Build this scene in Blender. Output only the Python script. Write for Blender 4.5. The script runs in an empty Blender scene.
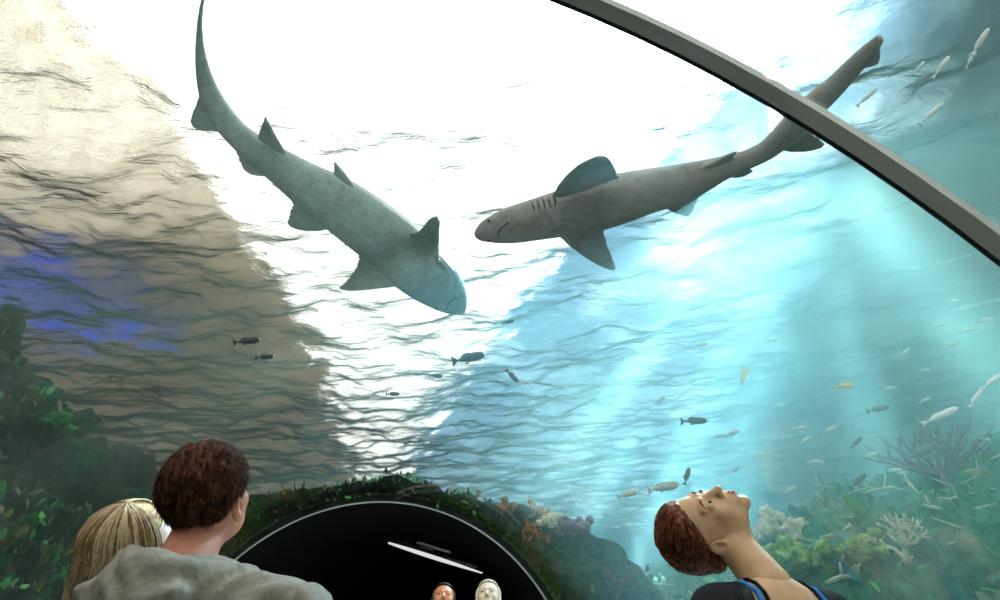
import bpy, bmesh, math, random
import numpy as np
from mathutils import Vector, Matrix
R_ = math.radians
C = bpy.context.scene.collection
random.seed(7)
rng = np.random.default_rng(11)

# ------------------------------------------------------------------ camera
PITCH, FPX, EYE = R_(30.64), 600.0, 1.40
CP, SP = math.cos(PITCH), math.sin(PITCH)
cam_d = bpy.data.cameras.new('camera'); cam = bpy.data.objects.new('camera', cam_d); C.objects.link(cam)
cam.location = (0, 0, EYE); cam.rotation_euler = (math.pi/2 + PITCH, 0, 0)
cam_d.sensor_width = 36; cam_d.lens = FPX/1000*36; cam_d.clip_start = .02; cam_d.clip_end = 300
bpy.context.scene.camera = cam

def sight(x, y):
    """world direction of a point seen in the photograph"""
    v = Vector((x-500, FPX*CP-(300-y)*SP, (300-y)*CP+FPX*SP)); return v.normalized()
def at_z(x, y, z):
    d = sight(x, y); return Vector((0, 0, EYE)) + d*((z-EYE)/d.z)
def at_d(x, y, dist):
    return Vector((0, 0, EYE)) + sight(x, y)*dist
def at_y(x, y, yy):
    d = sight(x, y); return Vector((0, 0, EYE)) + d*(yy/d.y)

# tunnel frame
TH = R_(-3.42)
AX = Vector((math.sin(TH), math.cos(TH), 0)); LT = Vector((math.cos(TH), -math.sin(TH), 0))
TR, TC, TZ = 1.70, -0.7055, EYE-0.5185
T_RING, T_END = 0.590, 5.575
T_BACK = -.75
def tp(l, t, z):
    return LT*(l+TC) + AX*t + Vector((0, 0, z))
def ring_pt(r, ang, t):          # ang from straight up, positive towards the right
    return tp(r*math.sin(ang), t, TZ + r*math.cos(ang))

# ------------------------------------------------------------------ mesh helpers
def make(name, verts, faces, mat=None, parent=None, smooth=True, mats=None, fmat=None):
    me = bpy.data.meshes.new(name)
    me.from_pydata([tuple(v) for v in verts], [], [tuple(int(i) for i in f) for f in faces])
    me.update()
    for m in (mats or ([mat] if mat else [])): me.materials.append(m)
    if fmat is not None: me.polygons.foreach_set('material_index', list(fmat))
    if smooth: me.polygons.foreach_set('use_smooth', [True]*len(me.polygons))
    o = bpy.data.objects.new(name, me); C.objects.link(o)
    if parent is not None:
        o.parent = parent
        o.matrix_parent_inverse = parent.matrix_basis.inverted()
    return o
def tag(o, label=None, cat=None, group=None, kind=None):
    if label: o['label'] = label
    if cat: o['category'] = cat
    if group: o['group'] = group
    if kind: o['kind'] = kind
    return o
def empty(name, loc, label, cat, group=None):
    o = bpy.data.objects.new(name, None); C.objects.link(o); o.location = loc
    o.empty_display_size = .05
    return tag(o, label, cat, group)

class MB:
    def __init__(s): s.v = []; s.f = []
    def add(s, vs, fs):
        n = len(s.v); s.v += [tuple(v) for v in vs]; s.f += [tuple(i+n for i in f) for f in fs]
    def tube(s, pts, rad, n=8, caps=True, squash=None, up=None):
        pts = [Vector(p) for p in pts]; m = len(pts)
        rad = rad if hasattr(rad, '__len__') else [rad]*m
        up = Vector(up) if up else Vector((0, 0, 1)); vs = []
        for i, p in enumerate(pts):
            d = (pts[min(i+1, m-1)]-pts[max(i-1, 0)]).normalized()
            a = d.cross(up)
            if a.length < 1e-3: a = d.cross(Vector((1, 0, 0)))
            a.normalize(); b = a.cross(d).normalized()
            sq = squash if squash else 1
            for k in range(n):
                th = 2*math.pi*k/n
                vs.append(p + a*math.cos(th)*rad[i] + b*math.sin(th)*rad[i]*sq)
        fs = [(i*n+k, i*n+(k+1) % n, (i+1)*n+(k+1) % n, (i+1)*n+k) for i in range(m-1) for k in range(n)]
        if caps: fs += [tuple(range(n))[::-1], tuple(range((m-1)*n, m*n))]
        s.add(vs, fs)
    def box(s, c, h, rot=None):
        vs = []
        for dx in (-1, 1):
            for dy in (-1, 1):
                for dz in (-1, 1):
                    q = Vector((dx*h[0], dy*h[1], dz*h[2]))
                    if rot: q = rot @ q
                    vs.append(Vector(c)+q)
        s.add(vs, [(0,1,3,2),(4,6,7,5),(0,4,5,1),(2,3,7,6),(0,2,6,4),(1,5,7,3)])
    def build(s, name, mat=None, parent=None, smooth=True): return make(name, s.v, s.f, mat, parent, smooth)

# value noise in numpy
_perm = rng.random((64, 64, 64)).astype(np.float32)
def vnoise(p):
    p = np.asarray(p, dtype=np.float64); i = np.floor(p).astype(int); f = p-i; f = f*f*(3-2*f)
    i0 = i & 63; i1 = (i+1) & 63
    g = lambda a, b, c: _perm[a, b, c]
    x0, y0, z0 = i0[..., 0], i0[..., 1], i0[..., 2]; x1, y1, z1 = i1[..., 0], i1[..., 1], i1[..., 2]
    fx, fy, fz = f[..., 0], f[..., 1], f[..., 2]
    a = g(x0,y0,z0)*(1-fx)+g(x1,y0,z0)*fx; b = g(x0,y1,z0)*(1-fx)+g(x1,y1,z0)*fx
    c = g(x0,y0,z1)*(1-fx)+g(x1,y0,z1)*fx; d = g(x0,y1,z1)*(1-fx)+g(x1,y1,z1)*fx
    return ((a*(1-fy)+b*fy)*(1-fz)+(c*(1-fy)+d*fy)*fz)*2-1
def fbm(p, oct=4, gain=.5):
    p = np.asarray(p, dtype=np.float64); s = 0; a = 1
    for k in range(oct):
        s = s+a*vnoise(p*(2.03**k)+17.3*k); a *= gain
    return s

# ------------------------------------------------------------------ node materials
class NT:
    def __init__(s, name):
        s.m = bpy.data.materials.new(name); s.m.use_nodes = True; s.t = s.m.node_tree; s.t.nodes.clear()
        s.out = s.n('ShaderNodeOutputMaterial')
    def n(s, typ, **kw):
        o = s.t.nodes.new(typ)
        for k, v in kw.items(): setattr(o, k, v)
        return o
    def l(s, a, b): s.t.links.new(a, b)
    def coords(s, scale=(1, 1, 1), rot=(0, 0, 0), kind='Object'):
        tc = s.n('ShaderNodeTexCoord'); mp = s.n('ShaderNodeMapping')
        s.l(tc.outputs[kind], mp.inputs[0]); mp.inputs['Scale'].default_value = scale; mp.inputs['Rotation'].default_value = rot
        return mp.outputs[0]
    def noise(s, vec, scale, detail=4, rough=.55, dist=0):
        o = s.n('ShaderNodeTexNoise'); s.l(vec, o.inputs['Vector'])
        for k, v in (('Scale', scale), ('Detail', detail), ('Roughness', rough), ('Distortion', dist)): o.inputs[k].default_value = v
        return o.outputs['Fac']
    def ramp(s, fac, stops, interp='LINEAR'):
        o = s.n('ShaderNodeValToRGB'); s.l(fac, o.inputs[0]); e = o.color_ramp; e.interpolation = interp
        while len(e.elements) < len(stops): e.elements.new(.5)
        for el, (p, c) in zip(e.elements, stops):
            el.position = p; el.color = (c, c, c, 1) if not hasattr(c, '__len__') else (*c, 1)
        return o.outputs[0]
    def mix(s, fac, a, b, mode='MIX'):
        o = s.n('ShaderNodeMixRGB'); o.blend_type = mode
        for i, v in enumerate((fac, a, b)):
            if hasattr(v, 'links') or isinstance(v, bpy.types.NodeSocket): s.l(v, o.inputs[i])
            elif i == 0: o.inputs[0].default_value = v
            else: o.inputs[i].default_value = (*v, 1)
        return o.outputs[0]
    def math(s, op, a, b=None, clamp=False):
        o = s.n('ShaderNodeMath', operation=op); o.use_clamp = clamp
        for i, v in enumerate((a, b)):
            if v is None: continue
            if isinstance(v, bpy.types.NodeSocket): s.l(v, o.inputs[i])
            else: o.inputs[i].default_value = v
        return o.outputs[0]
    def bump(s, h, strength=.5, dist=.02, normal=None):
        o = s.n('ShaderNodeBump'); s.l(h, o.inputs['Height'])
        o.inputs['Strength'].default_value = strength; o.inputs['Distance'].default_value = dist
        if normal is not None: s.l(normal, o.inputs['Normal'])
        return o.outputs[0]
    def bsdf(s, color, rough=.6, bump=None, metal=0, spec=.5, **kw):
        o = s.n('ShaderNodeBsdfPrincipled')
        if isinstance(color, bpy.types.NodeSocket): s.l(color, o.inputs['Base Color'])
        else: o.inputs['Base Color'].default_value = (*color, 1)
        if isinstance(rough, bpy.types.NodeSocket): s.l(rough, o.inputs['Roughness'])
        else: o.inputs['Roughness'].default_value = rough
        o.inputs['Metallic'].default_value = metal
        o.inputs['Specular IOR Level'].default_value = spec
        for k, v in kw.items():
            i = o.inputs[k.replace('_', ' ')]
            i.default_value = (*v, 1) if hasattr(v, '__len__') and len(v) == 3 and i.type == 'RGBA' else v
        if bump is not None: s.l(bump, o.inputs['Normal'])
        return o.outputs[0]
    def done(s, sh): s.l(sh, s.out.inputs['Surface']); return s.m

def simple(name, color, rough=.6, scale=8, amp=.25, bs=.3, bd=.01, metal=0, spec=.5, **kw):
    m = NT(name); v = m.coords(); f = m.noise(v, scale, 5)
    c = m.ramp(f, [(.3, [x*(1-amp) for x in color]), (.7, [min(1, x*(1+amp)) for x in color])])
    return m.done(m.bsdf(c, rough, m.bump(f, bs, bd), metal, spec, **kw))
# ------------------------------------------------------------------ the water and the made-up roof above it
WZ = EYE+2.8
def water_surface():
    nx, ny = 560, 760
    u = np.linspace(-1, 1, nx); v = np.linspace(0, 1, ny)
    X = 10*u*(.35+.65*np.abs(u)); Y = -4+22*v
    X, Y = np.meshgrid(X, Y)
    a = .45
    Xr = X*np.cos(a)-Y*np.sin(a); Yr = X*np.sin(a)+Y*np.cos(a)
    Z = .045*fbm(np.stack([Xr*.8, Yr*1.5, 0*X], -1), 2) + .052*fbm(np.stack([Xr*2.3, Yr*4.0, 0*X+9], -1), 3, .5)
    vs = np.stack([X, Y, WZ+Z], -1).reshape(-1, 3)
    idx = np.arange(nx*ny).reshape(ny, nx)
    fs = np.stack([idx[:-1, :-1], idx[:-1, 1:], idx[1:, 1:], idx[1:, :-1]], -1).reshape(-1, 4)
    m = NT('rippled_water')
    c = m.coords((1.0, 2.2, 1), (0, 0, .45))
    n1 = m.noise(c, 3.2, 5, .6, .6); n2 = m.noise(c, 15, 4, .6, .4)
    b = m.bump(n2, .6, .009, m.bump(n1, .9, .032))
    g = m.n('ShaderNodeBsdfGlass'); g.inputs['IOR'].default_value = 1.067; g.inputs['Roughness'].default_value = 0
    g.inputs['Color'].default_value = (.97, .985, .98, 1); m.l(b, g.inputs['Normal'])
    r = m.n('ShaderNodeBsdfGlossy'); r.inputs['Roughness'].default_value = .04; r.inputs['Color'].default_value = (.9, .95, 1, 1); m.l(b, r.inputs['Normal'])
    mx = m.n('ShaderNodeMixShader'); mx.inputs[0].default_value = .10
    m.l(g.outputs[0], mx.inputs[1]); m.l(r.outputs[0], mx.inputs[2])
    o = make('water_surface', vs, fs, m.done(mx.outputs[0])); tag(o, kind='structure')
    o.visible_shadow = False
water_surface()

def water_body():
    """the tank's water: a block with the tunnel's bore left out of it"""
    n = 64; T0, T1 = -3.0, 17.0
    m = NT('hazy_water')
    tr = m.n('ShaderNodeBsdfTransparent'); m.l(tr.outputs[0], m.out.inputs['Surface'])
    sc = m.n('ShaderNodeVolumeScatter'); sc.inputs['Color'].default_value = (.56, .90, .81, 1)
    sc.inputs['Density'].default_value = HAZE; sc.inputs['Anisotropy'].default_value = .5
    ab = m.n('ShaderNodeVolumeAbsorption'); ab.inputs['Color'].default_value = (.22, .94, .81, 1); ab.inputs['Density'].default_value = ABSORB
    ad = m.n('ShaderNodeAddShader'); m.l(sc.outputs[0], ad.inputs[0]); m.l(ab.outputs[0], ad.inputs[1])
    m.l(ad.outputs[0], m.out.inputs['Volume'])
    r = TR+.05; vs = []; fs = []
    hx, zl, zh = 9.0, -.6, WZ-.11
    def outer(a):
        dx, dz = math.sin(a), math.cos(a)
        s = min(hx/abs(dx) if abs(dx) > 1e-9 else 1e9, ((zh-TZ)/dz if dz > 1e-9 else 1e9), ((zl-TZ)/dz if dz < -1e-9 else 1e9))
        return s*dx, TZ+s*dz
    angs = [2*math.pi*k/n for k in range(n)]
    for c in (math.atan2(hx, zh-TZ), math.atan2(-hx, zh-TZ) % (2*math.pi), math.atan2(hx, zl-TZ), math.atan2(-hx, zl-TZ) % (2*math.pi)):
        k = min(range(n), key=lambda i: abs(angs[i]-c)); angs[k] = c
    for t in (T0, T1):
        for a in angs: vs.append(tp(r*math.sin(a), t, TZ+r*math.cos(a)))
        for a in angs: x, z = outer(a); vs.append(tp(x, t, z))
    for k in range(n):
        j = (k+1) % n; I0, O0, I1, O1 = 0, n, 2*n, 3*n
        fs += [(I0+k, I0+j, O0+j, O0+k), (I1+k, O1+k, O1+j, I1+j), (I0+k, I1+k, I1+j, I0+j), (O0+k, O0+j, O1+j, O1+k)]
    o = make('water_body', vs, fs, m.m, smooth=False); tag(o, kind='structure')
    bm = bmesh.new(); bm.from_mesh(o.data); bmesh.ops.recalc_face_normals(bm, faces=bm.faces); bm.to_mesh(o.data); bm.free()
HAZE, ABSORB = .085, .05
water_body()

# made-up roof: its gap shapes the white light, its sheets tint the water
RZ = WZ+2.2
def sheet(name, poly, mat, th=.08, kind='structure'):
    n = len(poly); vs = [(x, y, RZ) for x, y in poly]+[(x, y, RZ+th) for x, y in poly]
    fs = [tuple(range(n))[::-1], tuple(range(n, 2*n))]+[(i, (i+1) % n, n+(i+1) % n, n+i) for i in range(n)]
    return tag(make(name, vs, fs, mat, smooth=False), kind=kind)
def left_water_tones():
    m = NT('water_toned_roof')
    v = m.coords((.6, 1, 1)); f = m.noise(v, 1.1, 6, .65); g = m.noise(v, 5, 5, .6)
    col = m.ramp(f, [(.30, (.32, .25, .18)), (.48, (.55, .45, .35)), (.62, (.66, .60, .52)), (.75, (.80, .76, .68))])
    col = m.mix(m.ramp(g, [(.35, .0), (.7, .5)]), col, (.16, .14, .12))
    # painted paler and clearer towards the camera, for the bright water overhead
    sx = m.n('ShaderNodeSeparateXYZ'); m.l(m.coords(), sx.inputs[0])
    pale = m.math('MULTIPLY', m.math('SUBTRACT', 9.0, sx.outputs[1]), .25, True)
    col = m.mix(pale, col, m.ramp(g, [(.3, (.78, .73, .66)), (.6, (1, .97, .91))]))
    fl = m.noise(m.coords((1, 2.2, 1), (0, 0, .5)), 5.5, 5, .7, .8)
    col = m.mix(m.ramp(fl, [(.54, 0.0), (.62, .75)]), col, (.20, .17, .14))  # dark flecks painted in to imitate the speckle of ripples
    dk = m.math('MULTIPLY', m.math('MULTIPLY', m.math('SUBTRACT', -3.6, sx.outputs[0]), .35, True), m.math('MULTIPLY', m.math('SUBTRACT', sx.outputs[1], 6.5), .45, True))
    col = m.mix(m.math('MULTIPLY', dk, .40), col, (.06, .05, .06))  # far left painted darker, where the water's reflection turns dark
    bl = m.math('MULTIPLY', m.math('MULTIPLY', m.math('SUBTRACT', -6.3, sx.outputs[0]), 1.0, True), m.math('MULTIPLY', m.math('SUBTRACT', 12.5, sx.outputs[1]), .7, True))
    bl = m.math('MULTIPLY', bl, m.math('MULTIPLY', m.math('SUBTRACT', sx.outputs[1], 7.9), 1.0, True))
    col = m.mix(m.math('MULTIPLY', bl, m.ramp(m.noise(v, 2.4, 4, .6), [(.46, 0.0), (.54, 1.0)])), col, (.04, .22, 1.0))  # blue patch painted in for a reflection on the water
    d = m.n('ShaderNodeBsdfTranslucent'); m.l(col, d.inputs['Color'])
    e = m.n('ShaderNodeBsdfDiffuse'); m.l(col, e.inputs['Color'])
    mx = m.n('ShaderNodeMixShader'); mx.inputs[0].default_value = .25
    m.l(d.outputs[0], mx.inputs[1]); m.l(e.outputs[0], mx.inputs[2])
    tr = m.n('ShaderNodeBsdfTransparent'); m.l(col, tr.inputs['Color']); m2 = m.n('ShaderNodeMixShader')
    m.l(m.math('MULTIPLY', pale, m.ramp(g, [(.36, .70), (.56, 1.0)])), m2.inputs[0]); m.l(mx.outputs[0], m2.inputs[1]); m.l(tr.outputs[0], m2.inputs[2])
    return m.done(m2.outputs[0])
def right_water_tint():
    m = NT('blue_water_tint'); v = m.coords(); f = m.noise(v, .7, 5, .6)
    col = m.ramp(f, [(.3, (.28, .42, .52)), (.5, (.42, .58, .70)), (.68, (.74, .85, .93))])
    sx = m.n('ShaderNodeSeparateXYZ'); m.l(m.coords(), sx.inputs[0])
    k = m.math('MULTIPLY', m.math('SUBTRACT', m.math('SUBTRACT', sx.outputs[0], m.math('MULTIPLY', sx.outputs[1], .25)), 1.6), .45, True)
    col = m.mix(k, col, m.ramp(f, [(.3, (.12, .15, .16)), (.55, (.18, .23, .24)), (.72, (.42, .54, .56))]))  # tint painted greyer to the right, for the dimmer water there
    tr = m.n('ShaderNodeBsdfTransparent'); m.l(col, tr.inputs['Color'])
    return m.done(tr.outputs[0])
OL = [(-3.2, -4), (-2.75, .5), (-2.45, 4), (-2.5, 7.2), (-3.2, 11), (-4.4, 18)]
OR = [(3.3, -4), (2.3, 1.4), (1.75, 2.5), (.75, 4.5), (-.1, 7.0), (-1.3, 11), (-3.0, 18)]
K = 5.0/3.15
OL = [(x*K, y*K) for x, y in OL]; OR = [(x*K, y*K) for x, y in OR]
sheet('roof_added_left', [(-45, -6.4)]+OL+[(-16, 70), (-45, 70)], left_water_tones())
sheet('roof_added_right', OR+[(-14, 70), (45, 70), (45, -6.4)], right_water_tint(), .02)

# ------------------------------------------------------------------ sky and sun
SUN = sight(782, 70)
w = bpy.data.worlds.new('sky'); bpy.context.scene.world = w; w.use_nodes = True; nt = w.node_tree; nt.nodes.clear()
def wn(t, **k):
    o = nt.nodes.new(t)
    for a, b in k.items(): setattr(o, a, b)
    return o
wo = wn('ShaderNodeOutputWorld'); bg = wn('ShaderNodeBackground'); tc = wn('ShaderNodeTexCoord')
nz = wn('ShaderNodeTexNoise'); nz.inputs['Scale'].default_value = 2.2; nz.inputs['Detail'].default_value = 5; nt.links.new(tc.outputs['Generated'], nz.inputs[0])
cr = wn('ShaderNodeValToRGB'); cr.color_ramp.elements[0].position = .3; cr.color_ramp.elements[0].color = (1.0, .95, .86, 1)
cr.color_ramp.elements[1].position = .65; cr.color_ramp.elements[1].color = (1, .985, .95, 1); nt.links.new(nz.outputs[0], cr.inputs[0])
dp = wn('ShaderNodeVectorMath', operation='DOT_PRODUCT'); nt.links.new(tc.outputs['Generated'], dp.inputs[0]); dp.inputs[1].default_value = tuple(SUN)
def lobe(power, gain):
    a = wn('ShaderNodeMath', operation='MAXIMUM'); nt.links.new(dp.outputs['Value'], a.inputs[0]); a.inputs[1].default_value = 0
    b = wn('ShaderNodeMath', operation='POWER'); nt.links.new(a.outputs[0], b.inputs[0]); b.inputs[1].default_value = power
    c = wn('ShaderNodeMath', operation='MULTIPLY'); nt.links.new(b.outputs[0], c.inputs[0]); c.inputs[1].default_value = gain
    return c.outputs[0]
def madd(a, b):
    c = wn('ShaderNodeMath', operation='ADD'); nt.links.new(a, c.inputs[0])
    if isinstance(b, float): c.inputs[1].default_value = b
    else: nt.links.new(b, c.inputs[1])
    return c.outputs[0]
st = madd(madd(lobe(30, 6.), lobe(600, 20.)), 2.1)
nt.links.new(cr.outputs[0], bg.inputs[0]); nt.links.new(st, bg.inputs[1]); nt.links.new(bg.outputs[0], wo.inputs[0])

sd = bpy.data.lights.new('sun_beam', 'SPOT'); so = bpy.data.objects.new('sun_beam', sd); C.objects.link(so)
aim = Vector((2.9, 5.2, 1.6)); so.location = aim + SUN*40
so.rotation_euler = (-SUN).to_track_quat('-Z', 'Y').to_euler()
sd.energy = SUN_W = 2150000; sd.spot_size = R_(15); sd.spot_blend = .9; sd.shadow_soft_size = .12; sd.color = (1, .96, .88)
sd.use_nodes = True; lt = sd.node_tree; lt.nodes.clear()
lo = lt.nodes.new('ShaderNodeOutputLight'); em = lt.nodes.new('ShaderNodeEmission'); geo = lt.nodes.new('ShaderNodeTexCoord')
mp = lt.nodes.new('ShaderNodeMapping'); mp.inputs['Scale'].default_value = (1, 1, 1)
ln = lt.nodes.new('ShaderNodeTexNoise'); ln.inputs['Scale'].default_value = 80; ln.inputs['Detail'].default_value = 2; ln.inputs['Distortion'].default_value = .6
lr = lt.nodes.new('ShaderNodeValToRGB'); lr.color_ramp.elements[0].position = .52; lr.color_ramp.elements[0].color = (.10, .10, .10, 1); lr.color_ramp.elements[1].position = .64; lr.color_ramp.elements[1].color = (1, 1, 1, 1)
lt.links.new(geo.outputs['Normal'], mp.inputs[0]); lt.links.new(mp.outputs[0], ln.inputs[0]); lt.links.new(ln.outputs[0], lr.inputs[0])
lt.links.new(lr.outputs[0], em.inputs[1]); em.inputs[0].default_value = (1, 1, 1, 1); lt.links.new(em.outputs[0], lo.inputs[0])
# ------------------------------------------------------------------ tank shell
def rock_mat(name, stops, green=.5, gcol=((.01, .06, .02), (.05, .22, .06)), warm=None, bs=.9, sc=1.0):
    m = NT(name); v = m.coords()
    f = m.noise(v, 1.6*sc, 7, .62); g = m.noise(v, 7*sc, 6, .6, .4); h = m.noise(v, 26*sc, 4, .6)
    vo = m.n('ShaderNodeTexVoronoi'); m.l(v, vo.inputs['Vector']); vo.inputs['Scale'].default_value = 9*sc
    col = m.ramp(g, stops)
    gc = m.ramp(h, [(.35, gcol[0]), (.65, gcol[1])])
    col = m.mix(m.ramp(f, [(green-.1, 1.0), (green+.12, 0.0)]), col, gc)
    if warm:
        w = m.noise(v, 2.7*sc, 5, .6, .8)
        col = m.mix(m.ramp(w, [(.58, 0.0), (.70, .9)]), col, warm)
    hh = m.math('ADD', m.math('MULTIPLY', g, 1.0), m.math('MULTIPLY', vo.outputs['Distance'], .5))
    b = m.bump(h, .6, .02, m.bump(hh, bs, .06))
    return m.done(m.bsdf(col, .85, b, spec=.2))
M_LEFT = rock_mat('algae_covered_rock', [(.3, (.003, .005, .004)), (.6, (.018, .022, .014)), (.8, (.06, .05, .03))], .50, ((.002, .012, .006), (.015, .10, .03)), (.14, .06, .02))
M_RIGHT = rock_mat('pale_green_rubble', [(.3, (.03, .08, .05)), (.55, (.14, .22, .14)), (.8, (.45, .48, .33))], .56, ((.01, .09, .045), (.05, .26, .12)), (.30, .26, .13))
M_ARCH = rock_mat('mossy_arch_rock', [(.3, (.006, .006, .004)), (.6, (.03, .028, .018)), (.8, (.09, .085, .05))], .50, ((.012, .03, .006), (.07, .15, .03)), (.14, .10, .05))
M_WALL = simple('dark_tank_wall', (.03, .10, .10), .9, 2, .4)

def quadwall(name, a, b, z0, z1, mat):
    a = Vector(a); b = Vector(b); n = (b-a).cross(Vector((0, 0, 1))).normalized()*.15
    vs = [(*(a)[:2], z0), (*(b)[:2], z0), (*(b)[:2], z1), (*(a)[:2], z1)]
    vs += [(x+n.x, y+n.y, z) for x, y, z in vs]
    fs = [(0,1,2,3),(7,6,5,4),(0,4,5,1),(1,5,6,2),(2,6,7,3),(3,7,4,0)]
    return tag(make(name, vs, fs, mat, smooth=False), kind='structure')
quadwall('wall_back', (-10, 17.5, 0), (10, 17.5, 0), -.7, WZ+.02, M_WALL)
quadwall('wall_left', (-9.8, -4, 0), (-9.8, 17.5, 0), -.7, WZ+.02, M_WALL)
quadwall('wall_right', (9.8, 17.5, 0), (9.8, -4, 0), -.7, WZ+.02, M_WALL)

def sstep(a, b, x):
    t = np.clip((x-a)/(b-a), 0, 1); return t*t*(3-2*t)
def to_lt(x, y):
    dx, dy = x, y
    l = dx*LT.x+dy*LT.y-TC; t = dx*AX.x+dy*AX.y
    return l, t
def from_lt(l, t):
    return LT.x*(l+TC)+AX.x*t, LT.y*(l+TC)+AX.y*t
def terrain(name, l0, l1, t0, t1, nl, nt_, hfun, mat, rough=.22, fine=.07):
    l = np.linspace(l0, l1, nl); t = np.linspace(t0, t1, nt_); L, T = np.meshgrid(l, t)
    H = hfun(L, T); X, Y = from_lt(L, T)
    P = np.stack([X, Y, H], -1)
    q = P*[1, 1, 1.3]
    r = 1-np.abs(vnoise(q*1.5+5)); r2 = fbm(q*3.3+1, 3); r3 = fbm(q*9, 3, .6)
    amp = rough*(.45*vnoise(q*1.3+5)+.55*r2)+fine*r3
    # push along an outward slope so that there are ledges and overhangs
    gz = np.stack(np.gradient(H, t[1]-t[0], l[1]-l[0]), -1)
    nl_ = -gz[..., 1]; nt2 = -gz[..., 0]; nn = np.sqrt(1+nl_**2+nt2**2)
    P[..., 0] += amp*(nl_*LT.x+nt2*AX.x)/nn; P[..., 1] += amp*(nl_*LT.y+nt2*AX.y)/nn; P[..., 2] += amp/nn
    P[..., 0] += .06*vnoise(q*4+31); P[..., 1] += .06*vnoise(q*4+51)
    idx = np.arange(nl*nt_).reshape(nt_, nl)
    fs = np.stack([idx[:-1, :-1], idx[:-1, 1:], idx[1:, 1:], idx[1:, :-1]], -1).reshape(-1, 4)
    return make(name, P.reshape(-1, 3), fs, mat)
def h_left(L, T):
    d = -L-.3
    top = 3.80+.10*sstep(2, 8, T)
    h = -.3+(top+.3)*sstep(1.35, 3.9, d)
    return np.minimum(h, 3.93)+.25*vnoise(np.stack([L*.5, T*.5, 0*L+3], -1))
def h_right(L, T):
    L = L-.3
    base = .1+1.05*sstep(1.5, 3.0, L)
    ridge = 1.25*sstep(2.0, 5.5, T+.28*L)
    h = base+.10+ridge*(.82+.52*sstep(2.5, 6.0, L))
    h = h-.9*sstep(6.2, 10, T)*sstep(1.5, 3, L)
    return h+.14*vnoise(np.stack([L*.7, T*.7, 0*L+8], -1))
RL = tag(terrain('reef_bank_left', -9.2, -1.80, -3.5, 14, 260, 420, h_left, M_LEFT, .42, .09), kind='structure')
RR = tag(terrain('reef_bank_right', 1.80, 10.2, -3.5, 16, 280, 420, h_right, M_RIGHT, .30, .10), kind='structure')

def arch_rock():
    """rock heaped over the concrete tunnel beyond the clear one"""
    na, nt_ = 200, 150
    a = np.linspace(-R_(112), R_(112), na); t = np.linspace(0, 1, nt_)
    A, U = np.meshgrid(a, t)
    T = T_END-.05+9.0*np.maximum(U-.16, 0)/.84
    prof = sstep(0, .16, U)
    base = .10+.75*sstep(.25, 1.35, np.abs(A))+.0*T
    base = base-.10*sstep(5, 9, T)
    Rr = TR+.05+base*prof
    l = Rr*np.sin(A); z = TZ+Rr*np.cos(A); X, Y = from_lt(l, T+.12*(1-prof))
    P = np.stack([X, Y, z], -1)
    n = .07*fbm(P*2.3, 2)+.05*fbm(P*7, 4)
    n = n*(.12+.88*prof)
    dl = np.sin(A)*n; dz = np.cos(A)*n
    P[..., 0] += LT.x*dl; P[..., 1] += LT.y*dl; P[..., 2] += dz
    P[..., 1] -= .12*(1-np.abs(vnoise(P*3+9)))*prof*(1-sstep(.2, .4, U))
    idx = np.arange(na*nt_).reshape(nt_, na)
    fs = np.stack([idx[:-1, :-1], idx[:-1, 1:], idx[1:, 1:], idx[1:, :-1]], -1).reshape(-1, 4)
    return tag(make('reef_ridge', P.reshape(-1, 3), fs, M_ARCH), kind='structure')
ARCH = arch_rock()

# ------------------------------------------------------------------ the tunnel
def sweep_arch(name, r0, r1, t0, t1, a0, a1, mat, n=96, parent=None, kind=None):
    vs = []; fs = []
    for k in range(n+1):
        a = a0+(a1-a0)*k/n
        vs += [ring_pt(r0, a, t0), ring_pt(r1, a, t0), ring_pt(r1, a, t1), ring_pt(r0, a, t1)]
    for k in range(n):
        for j in range(4):
            fs.append((4*k+j, 4*k+(j+1) % 4, 4*k+4+(j+1) % 4, 4*k+4+j))
    fs += [(0, 3, 2, 1), (4*n, 4*n+1, 4*n+2, 4*n+3)]
    o = make(name, vs, fs, mat, parent)
    if kind: tag(o, kind=kind)
    for p in o.data.polygons: pass
    bm = bmesh.new(); bm.from_mesh(o.data); bmesh.ops.recalc_face_normals(bm, faces=bm.faces)
    for e in bm.edges:
        if len(e.link_faces) == 2 and e.calc_face_angle(0) > .6: e.smooth = False
    bm.to_mesh(o.data); bm.free()
    return o
def acrylic():
    m = NT('clear_acrylic')
    t = m.n('ShaderNodeBsdfTransparent'); t.inputs[0].default_value = (.975, .985, .98, 1)
    g = m.n('ShaderNodeBsdfGlossy'); g.inputs['Roughness'].default_value = .02
    f = m.n('ShaderNodeFresnel'); f.inputs[0].default_value = 1.25
    mx = m.n('ShaderNodeMixShader'); m.l(m.math('MULTIPLY', f.outputs[0], .10), mx.inputs[0]); m.l(t.outputs[0], mx.inputs[1]); m.l(g.outputs[0], mx.inputs[2])
    return m.done(mx.outputs[0])
AMAX = R_(128)
sweep_arch('window_1', TR, TR+.03, T_BACK+.001, T_RING, -AMAX, AMAX, acrylic(), kind='structure')
sweep_arch('window_2', TR, TR+.03, T_RING+.001, T_END, -AMAX, AMAX, bpy.data.materials['clear_acrylic'], kind='structure')
M_RIB = simple('grey_green_seam_strip', (.55, .60, .56), .5, 3, .12, .1, .002)
M_GASKET = simple('black_gasket', (.012, .014, .013), .6, 12, .2, .1, .002)
M_LIP = simple('polished_acrylic_edge', (.38, .50, .46), .25, 6, .15, .1, .002)
M_DARK = simple('near_black_paint', (.006, .006, .008), .9, 6, .3)
rib = sweep_arch('tunnel_rib', TR-.016, TR-.003, T_RING-.018, T_RING+.009, -AMAX, AMAX, M_RIB)
tag(rib, 'grey strip sealing the joint of the clear tunnel overhead', 'seam strip')
sweep_arch('gasket', TR-.017, TR-.003, T_RING+.0095, T_RING+.016, -AMAX, AMAX, M_GASKET, parent=rib)
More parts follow.
